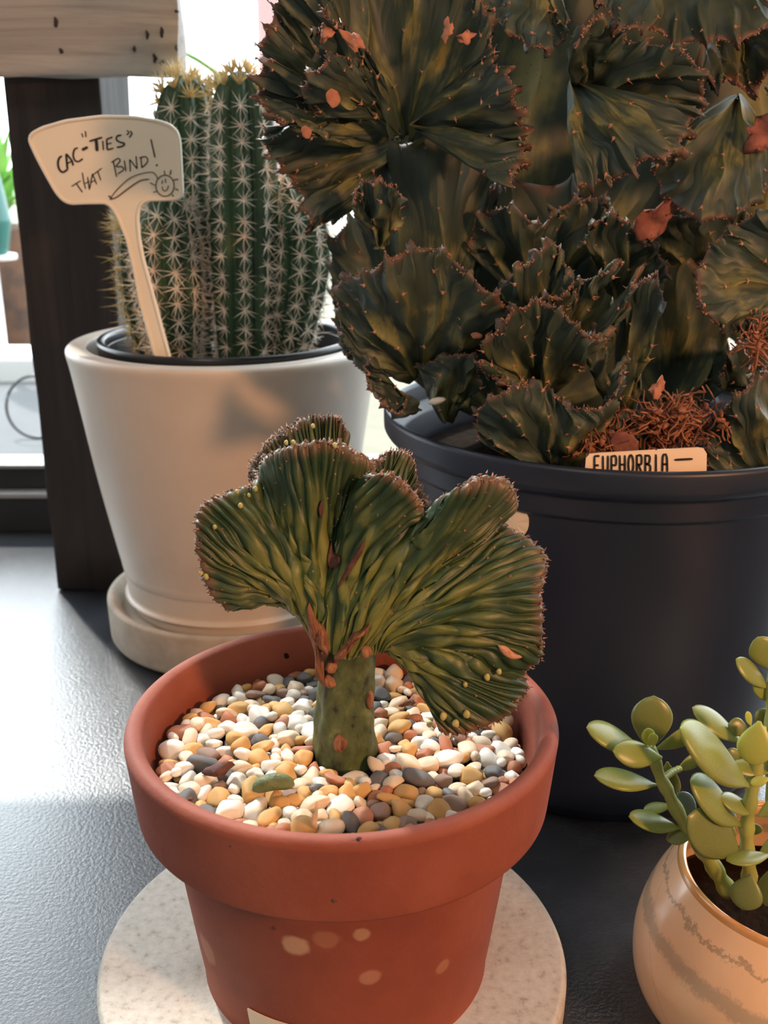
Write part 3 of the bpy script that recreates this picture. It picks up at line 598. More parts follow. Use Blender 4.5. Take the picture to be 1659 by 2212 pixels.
M['big'] = crest_mat('large_crest_skin', (.028, .046, .040), (.052, .084, .054), (.24, .225, .080), (.15, .07, .05), 8, 1.5, edge=.975, rough=.52, yamt=.85)
M['bigedge'] = mat('large_crest_edge', (.14, .06, .04), (.42, .22, .15), rough=.7, scale=300)
ep = empty('large_crested_euphorbia', (KX, KY, .205), 'large dark green crested euphorbia with many spiny fan lobes in the black pot', 'plant')
FANS = [  # base (x, y, Y), crest [(x, y, Y)...], ribs, bulge
 ((885, 300, .665), [(700, -60, .625), (800, -130, .64), (920, -150, .64), (1020, -50, .625), (1060, 60, .62), (1052, 150, .63)], 12, -.012),
 ((900, 268, .650), [(1045, 120, .605), (1095, 165, .600), (1115, 230, .595), (1140, 290, .600), (1122, 350, .60), (1085, 402, .60)], 11, -.012),
 ((790, 260, .665), [(700, -30, .63), (650, -50, .63), (600, 5, .63), (585, 55, .635), (566, 105, .64), (582, 140, .645), (585, 175, .645)], 11, -.010),
 ((830, 290, .655), [(590, 130, .625), (562, 160, .622), (558, 200, .622), (578, 240, .622), (620, 265, .62), (668, 292, .62)], 9, -.012),
 ((850, 290, .640), [(800, 110, .60), (745, 70, .595), (705, 45, .60), (690, 110, .605), (700, 175, .61)], 9, -.010),
 ((830, 250, .635), [(770, 150, .60), (735, 120, .60), (690, 150, .60), (660, 190, .605), (680, 250, .61)], 7, -.010),
 ((860, 310, .690), [(572, 270, .66), (578, 320, .66), (602, 352, .66), (632, 395, .66), (660, 432, .66), (680, 478, .66), (730, 466, .67)], 10, -.012),
 ((820, 530, .650), [(764, 440, .63), (768, 408, .625), (800, 392, .62), (835, 398, .62), (862, 420, .63), (866, 455, .64)], 9, -.008),
 ((930, 760, .700), [(800, 400, .68), (860, 320, .67), (960, 310, .67), (1050, 380, .67), (1080, 470, .68)], 9, -.02),
 ((905, 806, .650), [(800, 800, .645), (752, 750, .645), (732, 680, .64), (736, 610, .625), (790, 592, .612), (840, 560, .60), (900, 540, .597), (955, 545, .597), (1000, 580, .60), (1050, 625, .60), (1095, 668, .605), (1088, 730, .615)], 19, -.018),
 ((860, 780, .710), [(752, 770, .70), (724, 690, .70), (718, 600, .70), (722, 520, .70), (770, 482, .70), (850, 500, .70), (900, 560, .70)], 13, -.012),
 ((888, 880, .625), [(806, 772, .605), (790, 800, .60), (800, 840, .595), (828, 868, .59), (862, 886, .59), (880, 850, .60)], 7, -.006),
 ((960, 905, .640), [(900, 800, .63), (960, 770, .62), (1010, 760, .62), (1030, 800, .62), (1010, 850, .62)], 6, -.01),
 ((1165, 850, .625), [(1040, 740, .585), (1062, 715, .58), (1095, 680, .575), (1142, 663, .572), (1192, 662, .572), (1242, 704, .575), (1292, 736, .58), (1330, 718, .585), (1352, 652, .59), (1368, 590, .60)], 16, -.014),
 ((1170, 860, .610), [(1035, 770, .585), (1045, 800, .575), (1085, 828, .57), (1140, 832, .57)], 6, -.008),
 ((1205, 1010, .585), [(1034, 955, .575), (1040, 885, .568), (1088, 835, .565), (1142, 830, .562), (1202, 860, .562), (1244, 882, .564), (1300, 868, .566), (1342, 830, .570), (1362, 780, .580)], 16, -.012),
 ((1160, 760, .645), [(1085, 640, .62), (1105, 590, .615), (1150, 556, .61), (1196, 528, .61), (1224, 572, .61), (1238, 650, .61)], 10, -.012),
 ((1190, 740, .635), [(1130, 660, .60), (1175, 640, .595), (1218, 642, .592), (1250, 615, .595), (1290, 600, .60), (1340, 560, .61)], 9, -.010),
 ((1340, 900, .630), [(1262, 760, .60), (1300, 700, .60), (1350, 660, .60), (1392, 600, .60), (1420, 640, .61), (1400, 720, .615)], 9, -.012),
 ((1150, 640, .690), [(1015, 545, .665), (1040, 470, .66), (1105, 448, .655), (1165, 490, .655), (1215, 452, .655), (1290, 430, .66), (1330, 500, .67)], 12, -.012),
 ((1330, 640, .670), [(1265, 520, .64), (1300, 470, .64), (1350, 480, .635), (1390, 520, .635), (1420, 540, .64), (1440, 600, .65)], 9, -.010),
 ((1262, 205, .665), [(1234, 104, .615), (1268, 50, .615), (1300, 38, .62), (1345, 78, .62), (1400, 96, .618), (1455, 108, .615), (1500, 145, .615), (1524, 190, .615), (1528, 240, .62)], 11, -.016),
 ((1240, 190, .655), [(1246, 402, .600), (1292, 394, .595), (1342, 380, .593), (1392, 342, .593), (1440, 336, .595), (1484, 290, .60), (1514, 235, .605)], 10, -.024),
 ((1155, -60, .680), [(1050, 10, .64), (1092, 62, .63), (1135, 92, .625), (1172, 106, .625), (1212, 92, .63), (1236, 38, .635)], 8, -.012),
 ((1480, -140, .690), [(1290, -10, .64), (1330, 62, .63), (1385, 62, .625), (1425, 70, .625), (1470, 92, .62), (1530, 84, .62), (1600, 84, .625), (1650, 50, .63), (1690, -40, .64)], 12, -.014),
 ((1560, 20, .700), [(1505, 160, .65), (1545, 190, .645), (1590, 165, .64), (1634, 196, .64), (1668, 130, .64), (1700, 50, .65)], 8, -.012),
 ((1590, 215, .665), [(1412, 330, .64), (1432, 400, .63), (1480, 462, .62), (1560, 470, .62), (1630, 436, .62), (1700, 380, .63)], 9, -.02),
 ((1520, 600, .700), [(1400, 540, .67), (1420, 480, .665), (1500, 462, .66), (1600, 452, .66), (1700, 500, .66)], 9, -.012),
 ((1700, 610, .600), [(1720, 440, .585), (1660, 446, .582), (1612, 474, .58), (1564, 514, .578), (1520, 570, .575), (1500, 622, .573), (1512, 664, .572), (1552, 704, .572), (1602, 722, .575), (1690, 742, .58)], 14, -.016),
 ((1650, 1050, .590), [(1522, 1000, .580), (1540, 930, .575), (1568, 880, .573), (1592, 842, .573), (1630, 815, .575), (1700, 800, .58)], 10, -.012),
 ((1440, 900, .720), [(1340, 760, .69), (1365, 640, .69), (1430, 560, .69), (1520, 590, .69), (1570, 700, .69), (1600, 820, .69)], 9, -.010),
 ((1660, 870, .680), [(1560, 840, .65), (1565, 770, .64), (1600, 735, .64), (1680, 740, .65), (1730, 800, .66)], 7, -.010),
 ((1370, 1010, .600), [(1310, 960, .590), (1320, 905, .585), (1365, 890, .585), (1400, 910, .587), (1428, 960, .59)], 6, -.008),
 ((1100, 700, .790), [(740, 420, .79), (760, 120, .79), (950, -160, .79), (1300, -200, .79), (1500, 0, .79), (1480, 300, .79), (1400, 520, .79)], 16, -.02),
 ((1560, 760, .800), [(1360, 560, .80), (1330, 260, .80), (1450, -100, .80), (1700, -150, .80), (1950, 100, .80), (1950, 600, .80)], 14, -.02),
 ((1100, 900, .740), [(860, 800, .72), (820, 560, .72), (950, 420, .72), (1150, 400, .72), (1330, 480, .72), (1400, 640, .72), (1420, 850, .72)], 14, -.02),
 ((1800, 820, .700), [(1690, 700, .66), (1700, 500, .66), (1760, 300, .66), (1880, 300, .67), (1960, 500, .68)], 10, -.02),
 ((1100, -250, .690), [(640, -220, .65), (700, -480, .65), (900, -640, .66), (1200, -660, .66), (1400, -500, .66), (1420, -260, .65)], 14, -.02),
 ((1300, -150, .740), [(760, -100, .72), (780, -420, .72), (1050, -760, .72), (1500, -800, .72), (1800, -500, .72), (1850, -100, .72)], 16, -.02),
 ((1600, -200, .680), [(1380, -150, .64), (1450, -380, .64), (1650, -480, .64), (1850, -400, .65), (1950, -150, .66)], 12, -.02),
 ((1780, 300, .690), [(1640, 330, .655), (1670, 220, .65), (1690, 60, .65), (1800, -40, .66), (1900, 100, .67)], 10, -.02),
]
for i, (b, cr_, nr, bulge) in enumerate(FANS):
    cx = sum(p[0] for p in cr_) / len(cr_); cy = sum(p[1] for p in cr_) / len(cr_)
    base = [(b[0] + (p[0] - cx) * .10, b[1] + (p[1] - cy) * .10, b[2]) for p in cr_]
    mid = [(b[0] * .5 + p[0] * .5 + (p[0] - cx) * .16, b[1] * .5 + p[1] * .5 + (p[1] - cy) * .10, (b[2] + p[2]) / 2 + bulge) for p in cr_]
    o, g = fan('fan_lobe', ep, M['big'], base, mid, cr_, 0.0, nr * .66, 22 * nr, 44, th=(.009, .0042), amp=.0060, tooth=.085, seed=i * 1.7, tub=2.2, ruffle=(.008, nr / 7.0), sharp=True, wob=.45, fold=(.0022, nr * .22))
    if i < 33 or i > 37:
        knobs(g, nr * 11, .0008, 'crest_beads', M['bigedge'], o, .0010, spikes=.35)
        tubercles(g, .20, .0012, 'thorns', M['thorn'], o, (.30, 1.0), .75, forks=True)

p = at(943, 866, .615); o = link('hole_glint', mesh('hole_glint', *blob_data((0, 0, 0), 20 * pxm(p), .004, 7 * pxm(p), .12, ICO2)), M['kerb']); o.location = p; o.rotation_euler = (0, math.radians(-8), 0)  # white blob in place of light glinting through a hole in the pot
tag(o, 'white oval piece standing in for a glint of light at the left inside the black pot, below the lobes', 'chip')
# coir fibres and dead bits in the black pot
def fibres(name, cx, cy, Y, w, h, n, label):
    mb = MB()
    for i in range(n):
        p = at(cx + rng.normal() * w, cy + rng.normal() * h, Y + rng.uniform(-.015, .015)); pts = [p]
        d = Vector(rng.normal(0, 1, 3)); d.normalize()
        for k in range(4):
            d = (d + Vector(rng.normal(0, .5, 3))).normalized(); pts.append(pts[-1] + d * rng.uniform(.002, .006))
        mb.add(tube_data(pts, rng.uniform(.00025, .0007), 4))
        if i % 4 == 0: mb.add(blob_data(p, *(rng.uniform(.001, .0035, 3)), .3, ICO1))
    o = mb.build(name, M['coir']); return tag(o, label, 'fibre', kind='stuff')
fibres('coir_fibre', 1300, 950, .578, 30, 14, 190, 'tangle of reddish coir fibre just behind the pot rim, left of the name tag')
fibres('coir_fibre', 1465, 915, .585, 42, 22, 330, 'larger heap of reddish coir fibre above the name tag')
fibres('coir_fibre', 1635, 745, .570, 12, 18, 60, 'small tuft of coir fibre under the curled lobe at the right edge')
def scrap(x, y, Y, w, h, ang, matl, label, jag=.35):
    p = at(x, y, Y); k = pxm(p)
    V, F = blob_data((0, 0, 0), w * k / 2, .0009, h * k / 2, jag, ICO3); q = rng.uniform(0, 6, 3)
    V = [(a * (1 + jag * .9 * math.sin(math.atan2(c_, a) * 7 + q[0]) * abs(math.sin(math.atan2(c_, a) * 3 + q[1]))), b_ + .0022 * math.sin(a * 420 + q[2]) * (jag > .2), c_ * (1 + jag * .6 * math.sin(math.atan2(c_, a) * 9 + q[2]))) for a, b_, c_ in V]
    o = link('dry_scrap', mesh('dry_scrap', V, F), matl)
    o.location = p; o.rotation_euler = (rng.uniform(-.3, .3), math.radians(ang), rng.uniform(-.3, .3))
    return tag(o, label, 'dry scrap')
scrap(1418, 472, .628, 115, 44, -40, M['redleaf'], 'large reddish dry leaf caught in the middle of the large euphorbia')
scrap(1650, 290, .628, 80, 55, -35, M['redleaf'], 'red dry leaf at the right edge of the photo')
scrap(708, 75, .592, 42, 22, -50, M['drybrown'], 'orange dry scrap on the upper left lobes of the large euphorbia')
scrap(760, 88, .590, 56, 26, 35, M['drybrown'], 'ragged orange scrap right beside the upper left one')
scrap(968, 66, .600, 22, 38, 10, M['drybrown'], 'orange flake high on the tall middle lobe')
scrap(1005, 80, .600, 42, 24, -20, M['drybrown'], 'pinkish flake beside the orange flake on the tall middle lobe')
scrap(720, 212, .596, 30, 42, -20, M['drybrown'], 'smooth brown teardrop scrap on the left lobes', .08)
scrap(662, 285, .600, 24, 26, -20, M['drybrown'], 'brown teardrop scrap below the smooth one on the left lobes', .1)
scrap(1350, 958, .560, 62, 56, 10, M['redleaf'], 'round brown dry leaf standing behind the pot rim', .12)
scrap(1421, 840, .575, 26, 40, 15, M['drybrown'], 'pale orange dry flower head above the coir heap')
scrap(1030, 725, .590, 26, 14, 5, M['drybrown'], 'small pale oval scrap between two lobes', .1)

# name tag in the black pot
NY = KY - .1385
nt_ = empty('name_tag', at(1400, 1000, NY), 'pale name tag with black handwriting peeking over the black pot rim', 'tag')
TO = [(1262, 1040), (1266, 990), (1274, 981), (1290, 979), (1508, 967), (1520, 969), (1527, 980), (1526, 1030)]
bm = bmesh.new(); f = bm.faces.new([bm.verts.new(at(x, y, NY)) for x, y in TO]); ex = bmesh.ops.extrude_face_region(bm, geom=[f]); bmesh.ops.translate(bm, verts=[v for v in ex['geom'] if isinstance(v, bmesh.types.BMVert)], vec=(0, .0012, 0))
link('tag_plate', bm_mesh('tag_plate', bm), M['tag'], nt_, False)
I2 = lambda x, y: (x, y); mb = MB()
def letters(mb, word, x0, dx, y0, h, slope, w):
    G = {'E': [[(0, 0), (0, 1)], [(0, 0), (.7, 0)], [(0, .5), (.6, .5)], [(0, 1), (.7, 1)]], 'U': [[(0, 0), (.05, .8), (.35, 1), (.65, .8), (.7, 0)]], 'P': [[(0, 0), (0, 1)], [(0, .05), (.6, .05), (.6, .5), (0, .5)]],
         'H': [[(0, 0), (0, 1)], [(.7, 0), (.7, 1)], [(0, .5), (.7, .5)]], 'O': [[(.35 + .35 * math.cos(a), .5 + .5 * math.sin(a)) for a in np.linspace(0, 6.3, 10)]], 'R': [[(0, 0), (0, 1)], [(0, .05), (.6, .05), (.6, .5), (0, .5)], [(.2, .5), (.7, 1)]],
         'B': [[(0, 0), (0, 1)], [(0, .05), (.6, .1), (.5, .45), (0, .5)], [(0, .5), (.65, .6), (.6, .95), (0, 1)]], 'I': [[(.3, 0), (.3, 1)], [(.3, -.3), (.36, -.24)]], 'A': [[(0, 1), (.1, .1), (.6, .1), (.7, 1)], [(0, .55), (.7, .55)]]}
    for i, ch in enumerate(word):
        for s_ in G[ch]: stroke(mb, [(x0 + i * dx + a * dx * .85, y0 + slope * (i * dx + a * dx) + b * h) for a, b in s_], w, NY, I2)
letters(mb, 'EUPHORBIA', 1284, 18.3, 985, 40, -.03, 4.2)
stroke(mb, [(1457, 993), (1496, 991)], 4.5, NY, I2)
mb.build('lettering', M['ink'], nt_, False)

# ================================================================== STONE DISC + TERRACOTTA POT
TX, TY, TZ = -.0189, .4309, .022
d = lathe('stone_disc', rounded([(0, .001), (.1125, .001), (.1150, .0045), (.1153, .0185), (.1135, .0220), (0, .0220)], .0014), -.0252, .4335, M['stone'], None, 160)
tag(d, 'round pale speckled stone disc under the terracotta pot', 'disc')
def tR(z):
    return np.interp(z, [.022, .030, .114, .1165, .1185, .150, .155], [.0685, .0700, .0810, .0815, .0945, .0975, .098])
tm = mat('terracotta', (.36, .095, .048), (.48, .145, .075), rough=.72, scale=16, bump=.25, bscale=380, stops=[(.25, (.18, .041, .025)), (.5, (.245, .060, .034)), (.8, (.32, .092, .053))])
nt = tm.node_tree; b = nt.nodes['Principled BSDF']; cur = nt.nodes[tm['ramp']].outputs[0]
tc = N(nt, 'ShaderNodeTexCoord'); nz = N(nt, 'ShaderNodeTexNoise', Scale=90, Detail=6)
nt.links.new(tc.outputs['Object'], nz.inputs['Vector'])
pot = empty('terracotta_pot', (0, 0, 0), 'orange terracotta pot full of pebbles on the pale stone disc', 'pot')
for (x, y, r, cc, k) in ((640, 2042, .0062, (.62, .42, .27), .55), (782, 2018, .0038, (.60, .40, .26), .45), (705, 2030, .006, (.5, .25, .15), .30), (800, 2112, .0048, (.62, .36, .25), .35), (890, 1880, .010, (.26, .065, .045), .45), (880, 1905, .006, (.25, .06, .04), .5), (955, 2090, .004, (.55, .3, .2), .3), (445, 2050, .009, (.50, .27, .18), .45), (955, 1880, .012, (.28, .075, .05), .4)):
    p = hitcyl(x, y, TX, TY, tR)
    vd = N(nt, 'ShaderNodeVectorMath'); vd.operation = 'DISTANCE'; nt.links.new(tc.outputs['Object'], vd.inputs[0]); vd.inputs[1].default_value = p
    dd = maths(nt, 'ADD', vd.outputs['Value'], maths(nt, 'MULTIPLY', maths(nt, 'SUBTRACT', nz.outputs['Fac'], .5), r * 1.1))
    mr = N(nt, 'ShaderNodeMapRange'); mr.interpolation_type = 'SMOOTHSTEP'; nt.links.new(dd, mr.inputs[0]); mr.inputs[1].default_value = r * .65; mr.inputs[2].default_value = r * 1.1; mr.inputs[3].default_value = k; mr.inputs[4].default_value = 0
    cur = mix(nt, mr.outputs[0], cur, cc)
nt.links.new(cur, b.inputs['Base Color'])
prof = [(0, .0225), (.0660, .0225), (.0690, .0255), (.0800, .1080), (.0812, .1145), (.0830, .1158), (.0915, .1165), (.0938, .1180), (.0947, .1205), (.0974, .1480), (.0978, .1530), (.0965, .1555), (.0945, .1565), (.0920, .1562), (.0900, .1545), (.0890, .1500), (.0872, .1290), (.0800, .1100), (.0620, .0300), (0, .0300)]
lathe('pot_body', smoothprof(prof, 4), TX, TY, tm, pot, 160)
# pitted specks on the clay
for (x, y, r) in ((500, 1827, .0009), (412, 1727, .0010), (722, 1945, .0013), (592, 2004, .0010), (886, 1916, .0006), (650, 1878, .0007), (652, 1918, .0006), (775, 1812, .0012)):
    p = hitcyl(x, y, TX, TY, tR)
    if p is not None: link('clay_pit', mesh('clay_pit', *blob_data(p, r, r * .6, r, .2, ICO1)), M['darkscar'], pot)
# price sticker low on the pot: follows the wall
vs = []; fs = []
a0 = None
pL = hitcyl(537, 2176, TX, TY, tR); aL = math.atan2(pL.y - TY, pL.x - TX); zt = pL.z
nn = 14; wid = .030 / .07
for i in range(nn + 1):
    a = aL + wid * i / nn
    for z in (zt, max(.0245, zt - .018)):
        for off in (.0009, .0001):
            r = tR(z) + off; vs.append((TX + r * math.cos(a), TY + r * math.sin(a), z))
for i in range(nn):
    k = i * 4; l = k + 4; fs += [(k, l, l + 2, k + 2), (k, k + 1, l + 1, l), (k + 2, l + 2, l + 3, k + 3)]
fs += [(0, 2, 3, 1), (nn * 4, nn * 4 + 1, nn * 4 + 3, nn * 4 + 2)]
sk = link('paper_sticker', mesh('paper_sticker', vs, fs), M['paper'], pot, False); sk['label'] = 'cream paper sticker at the foot of the pot'

# ------------------------------------------------------------------ pebbles
PZ = .1355
g = lathe('gravel_bed', [(0, .095), (.0770, .095), (.0845, PZ - .007), (.05, PZ - .0055), (0, PZ - .005)], TX, TY, M['soil'], None, 64); tag(g, 'dark soil bed beneath the pebbles of the terracotta pot', 'soil', kind='stuff')
PM = {'white': ((.66, .62, .56), (.78, .75, .70)), 'cream': ((.60, .46, .32), (.76, .64, .49)), 'ochre': ((.48, .25, .075), (.66, .42, .16)), 'rust': ((.30, .105, .055), (.50, .22, .12)), 'grey': ((.055, .055, .060), (.17, .165, .17)), 'brown': ((.17, .10, .075), (.33, .22, .17))}
PMESH = {}
for cn, (c1, c2) in PM.items():
    mm = mat('pebble_' + cn, c1, c2, rough=.42 if cn in ('white', 'cream') else .6, scale=130, bump=.25, bscale=700, bdist=.0006, sss=.15 if cn == 'white' else 0)
    L_ = []
    for k in range(7):
        v, f = ICO3; v = v.copy()
        cuts = rng.normal(size=(6 if cn in ('grey', 'brown', 'rust') else 5, 3)); cuts /= np.linalg.norm(cuts, axis=1)[:, None]
        for c_ in cuts:
            h = rng.uniform(.55, .82) if cn in ('grey', 'brown', 'rust') else rng.uniform(.60, .88)
            dd = v @ c_; v -= np.where(dd > h, (dd - h) * .88, 0)[:, None] * c_
        ph = rng.uniform(0, 6.28, 4)
        v *= (1 + .07 * np.sin(3 * v[:, 0] + ph[0]) + .06 * np.sin(4 * v[:, 1] + ph[1] + v[:, 2] * 2))[:, None]
        v *= np.array([1.0, rng.uniform(.62, .85), rng.uniform(.48, .70)])
        me = mesh('pebble', v, f); me.materials.append(mm); me.polygons.foreach_set('use_smooth', [True] * len(me.polygons)); L_.append(me)
    PMESH[cn] = L_
SX, SYY = at(745, 1612, TY).x, TY - .001
def rp(R): a = rng.uniform(0, 6.283); r = R * math.sqrt(rng.uniform()); return TX + r * math.cos(a), TY + r * math.sin(a)
pos = []
tries = 0
while len(pos) < 470 and tries < 60000:
    tries += 1
    x, y = rp(.0815); r = rng.uniform(.0039, .0066)
    if tries > 30000: r = rng.uniform(.0027, .0038)
    if math.hypot(x - SX, y - SYY) < .0145 + r * .6: continue
    if all((x - a) ** 2 + (y - b_) ** 2 > (.74 * (r + c_)) ** 2 for a, b_, c_ in pos): pos.append((x, y, r))
# nearest / largest 300 are things of their own
pos.sort(key=lambda q: -q[2] / (q[1] + .25))
def where(x, y):
    dx, dy = x - TX, y - TY; r = math.hypot(dx, dy); k = int(round(math.atan2(dy, dx) / (math.pi / 4))) % 8
    side = ['right', 'back right', 'back', 'back left', 'left', 'front left', 'front', 'front right'][k]
    if r > .066: return 'against the %s rim of the terracotta pot' % side
    if r > .040: return 'midway between stem and %s rim' % side
    return 'close to the %s side of the thick stem' % side
def colour(x, y):
    left = (x < SX)
    if left and y > TY - .05: p = (.40, .19, .19, .06, .11, .05)
    elif y < TY - .03: p = (.13, .24, .30, .18, .08, .07)
    else: p = (.25, .25, .20, .12, .13, .05)
    return rng.choice(['white', 'cream', 'ochre', 'rust', 'grey', 'brown'], p=p)
desc = {'white': 'smooth white pebble', 'cream': 'cream coloured pebble', 'ochre': 'yellow ochre pebble', 'rust': 'rust red pebble', 'grey': 'rough dark grey stone chip', 'brown': 'dull brown stone chip'}
under = MB(); first = True
for i, (x, y, r) in enumerate(pos):
    cn = colour(x, y); me = PMESH[cn][rng.integers(7)]; rr = r * 1.22
    z = PZ - .0008 + rng.uniform(-.0014, .0016) + .0016 * math.sin(x * 70) * math.cos(y * 60)
    rot = (rng.uniform(-.5, .5), rng.uniform(-.5, .5), rng.uniform(0, 6.28))
    if i < 299:
        o = bpy.data.objects.new('pebble', me); col.objects.link(o)
        o.location = (x, y, z); o.rotation_euler = rot; o.scale = (rr, rr, rr)
        w_ = where(x, y); sz = 'large ' if r > .0058 else ('small ' if r < .0042 else 'medium ')
        tag(o, sz + desc[cn] + ' ' + w_, 'pebble', sz + desc[cn] + 's ' + w_)
    else:
        pass
rest = [(x, y, r, PZ + rng.uniform(-.0014, .0010)) for x, y, r in pos[299:]]
for i in range(620):
    x, y = rp(.0825)
    if math.hypot(x - SX, y - SYY) < .013: continue
    rest.append((x, y, rng.uniform(.0022, .0042), PZ - rng.uniform(.0030, .0062)))
# the small and the deeper ones: one object, six colours
v0, f0 = ICO2; V = []; Fc = []; MI = []; names = list(PM)
for x, y, r, z in rest:
    cn = colour(x, y); sc_ = np.array([1, rng.uniform(.6, .85), rng.uniform(.5, .75)]) * r * 1.2
    R3 = np.array(Matrix.Rotation(rng.uniform(0, 6.28), 3, 'Z') @ Matrix.Rotation(rng.uniform(-.5, .5), 3, 'X'))
    vv = (v0 * (1 + .12 * np.sin(3 * v0[:, [0]] + rng.uniform(0, 6)))) * sc_ @ R3.T + np.array([x, y, z])
    o_ = len(V); V += [tuple(q) for q in vv]; Fc += [tuple(k + o_ for k in f) for f in f0]; MI += [names.index(cn)] * len(f0)
me = mesh('small_gravel', V, Fc)
for cn in names: me.materials.append(PMESH[cn][0].materials[0])
me.polygons.foreach_set('material_index', MI)
o = link('small_gravel', me, None); tag(o, 'small mixed gravel filling the gaps between the pebbles of the terracotta pot', 'gravel', kind='stuff')

# fallen green piece, bark chip and a twig on the gravel
p = at(590, 1686, TY - .038); p.z = PZ + .0062
k = pxm(p); pts = [Vector((p.x + q * 44 * k, p.y + .002 * q, p.z + .0030 * (1 - q * q) - .001)) for q in np.linspace(-1, 1, 14)]
rad = [.0037 * math.sqrt(max(0.02, 1 - abs(q) ** 3)) for q in np.linspace(-1, 1, 14)]
o = MB().add(tube_data(pts, rad, 12)).build('fallen_green_tip', mat('green_tip', (.06, .10, .035), (.15, .19, .08), rough=.5, scale=260, bump=.7, bscale=500)); tag(o, 'short green curved cactus tip lying on the front pebbles', 'plant piece')
def chip(name, x, y, dz, w, h, dp, ang, matl, label, cat):
    Y = TY
    for _ in range(20):
        q = at(x, y, Y); Y += (q.z - (PZ + dz)) / math.tan(PITCH + math.atan((y - H_ / 2) / FPX)) if True else 0
    q = at(x, y, Y); k = pxm(q); o = link(name, mesh(name, *blob_data((0, 0, 0), w * k / 2, dp, h * k / 2, .35, ICO2)), matl); o.location = q; o.rotation_euler = (.3, math.radians(ang), rng.uniform(0, .5)); return tag(o, label, cat)
chip('bark_chip', 472, 1660, .0072, 60, 22, .003, -22, M['darkscar'], 'dark brown bark chip lying on pebbles left of the green tip', 'bark chip')
chip('shell_sliver', 680, 1770, .0085, 16, 95, .0016, 4, PMESH['cream'][0].materials[0], 'tall pale sliver of shell standing among the front pebbles', 'shell')
chip('bark_chip', 880, 1518, .0075, 44, 12, .002, -14, M['scar'], 'reddish bark chip on pebbles between stem and hanging fan', 'bark chip')
chip('soil_crumb', 620, 1412, .0075, 26, 22, .003, 20, M['soil'], 'dark soil crumb at the back inner wall of the terracotta pot', 'crumb')

# ------------------------------------------------------------------ small crested euphorbia (main subject)
PY = TY
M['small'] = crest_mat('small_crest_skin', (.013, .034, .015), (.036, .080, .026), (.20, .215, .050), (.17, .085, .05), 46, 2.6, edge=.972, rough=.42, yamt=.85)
sp = empty('small_crested_euphorbia', (at(745, 1612, PY).x, PY, PZ), 'small green crested euphorbia with ruffled fans on a thick stem in the terracotta pot', 'plant')
# stem
ax = [(748, 1660, 66, 0), (746, 1610, 66, 0), (744, 1560, 64, 0), (746, 1500, 62, 0), (750, 1440, 62, 0), (752, 1400, 60, 0), (752, 1360, 56, 0), (750, 1325, 44, .001), (748, 1290, 26, .002)]
A = resample([(*at(x, y, PY + d_), hw * pxm(at(x, y, PY))) for x, y, hw, d_ in ax], 60)
nA = 72; vs = []; fs = []
for i in range(60):
    for k in range(nA):
        a = 2 * math.pi * k / nA
        r = A[i, 3] * (1 + .045 * math.sin(4 * a + A[i, 2] * 60) + .03 * math.sin(7 * a - A[i, 2] * 90) + .02 * math.sin(A[i, 2] * 420 + 2 * a))
        vs.append((A[i, 0] + r * math.cos(a), A[i, 1] + r * .85 * math.sin(a), A[i, 2]))
for i in range(59):
    for k in range(nA): fs.append((i * nA + k, i * nA + (k + 1) % nA, (i + 1) * nA + (k + 1) % nA, (i + 1) * nA + k))
fs.append(tuple(range(59 * nA, 60 * nA)))
stem = MB(); stem.v = vs; stem.f = fs; stem = stem.build('stem', M['stemgreen'], sp)
crest = [(494, 1316, -.004), (462, 1285, -.008), (440, 1235, -.012), (424, 1180, -.014), (420, 1130, -.012), (432, 1100, -.008), (468, 1076, -.004), (510, 1060, .001), (545, 1045, .006), (562, 1012, .014), (588, 984, .006), (636, 962, -.005), (690, 952, -.008), (735, 968, -.002), (778, 982, .006), (806, 1004, .017),
         (796, 1040, .008), (812, 1026, -.006), (842, 1024, -.013), (874, 1046, -.015), (902, 1080, -.010), (927, 1128, .006), (948, 1088, -.004), (1000, 1050, -.014), (1052, 1032, -.010), (1096, 1042, .000), (1108, 1076, .012), (1090, 1132, .019), (1130, 1160, .014), (1170, 1190, .004),
         (1176, 1240, -.008), (1172, 1300, -.014), (1170, 1360, -.016), (1162, 1415, -.012), (1130, 1450, -.006), (1138, 1485, -.012), (1110, 1528, -.018), (1070, 1560, -.024), (1015, 1582, -.026), (948, 1580, -.024)]
base = [(692, 1348, .002), (700, 1370, -.006), (725, 1400, -.012), (752, 1412, -.014), (780, 1398, -.013), (805, 1382, -.008), (826, 1362, -.002)]
mid = [(640, 1268, .000), (618, 1225, -.010), (610, 1190, -.016), (640, 1170, -.012), (665, 1190, .004), (700, 1180, .002), (735, 1170, -.008), (765, 1190, -.008), (792, 1200, -.012), (830, 1215, -.016), (880, 1225, -.010), (925, 1235, -.004), (950, 1265, -.012), (965, 1310, -.020), (955, 1360, -.024), (930, 1395, -.022), (895, 1405, -.016), (868, 1392, -.008)]
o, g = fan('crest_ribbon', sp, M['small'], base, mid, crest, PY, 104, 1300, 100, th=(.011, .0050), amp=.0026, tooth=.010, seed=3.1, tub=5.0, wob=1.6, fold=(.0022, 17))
knobs(g, 1900, .00080, 'crest_teeth', M['teeth'], o, .0020, spikes=.55)
tubercles(g, .115, .00062, 'tubercles', M['teeth'], o, (.22, .93), .42)
G0 = g
back1 = [(556, 1052, .016), (546, 1020, .020), (566, 975, .026), (612, 938, .032), (662, 910, .036), (705, 902, .036), (736, 914, .036), (740, 936, .034), (722, 962, .030)]
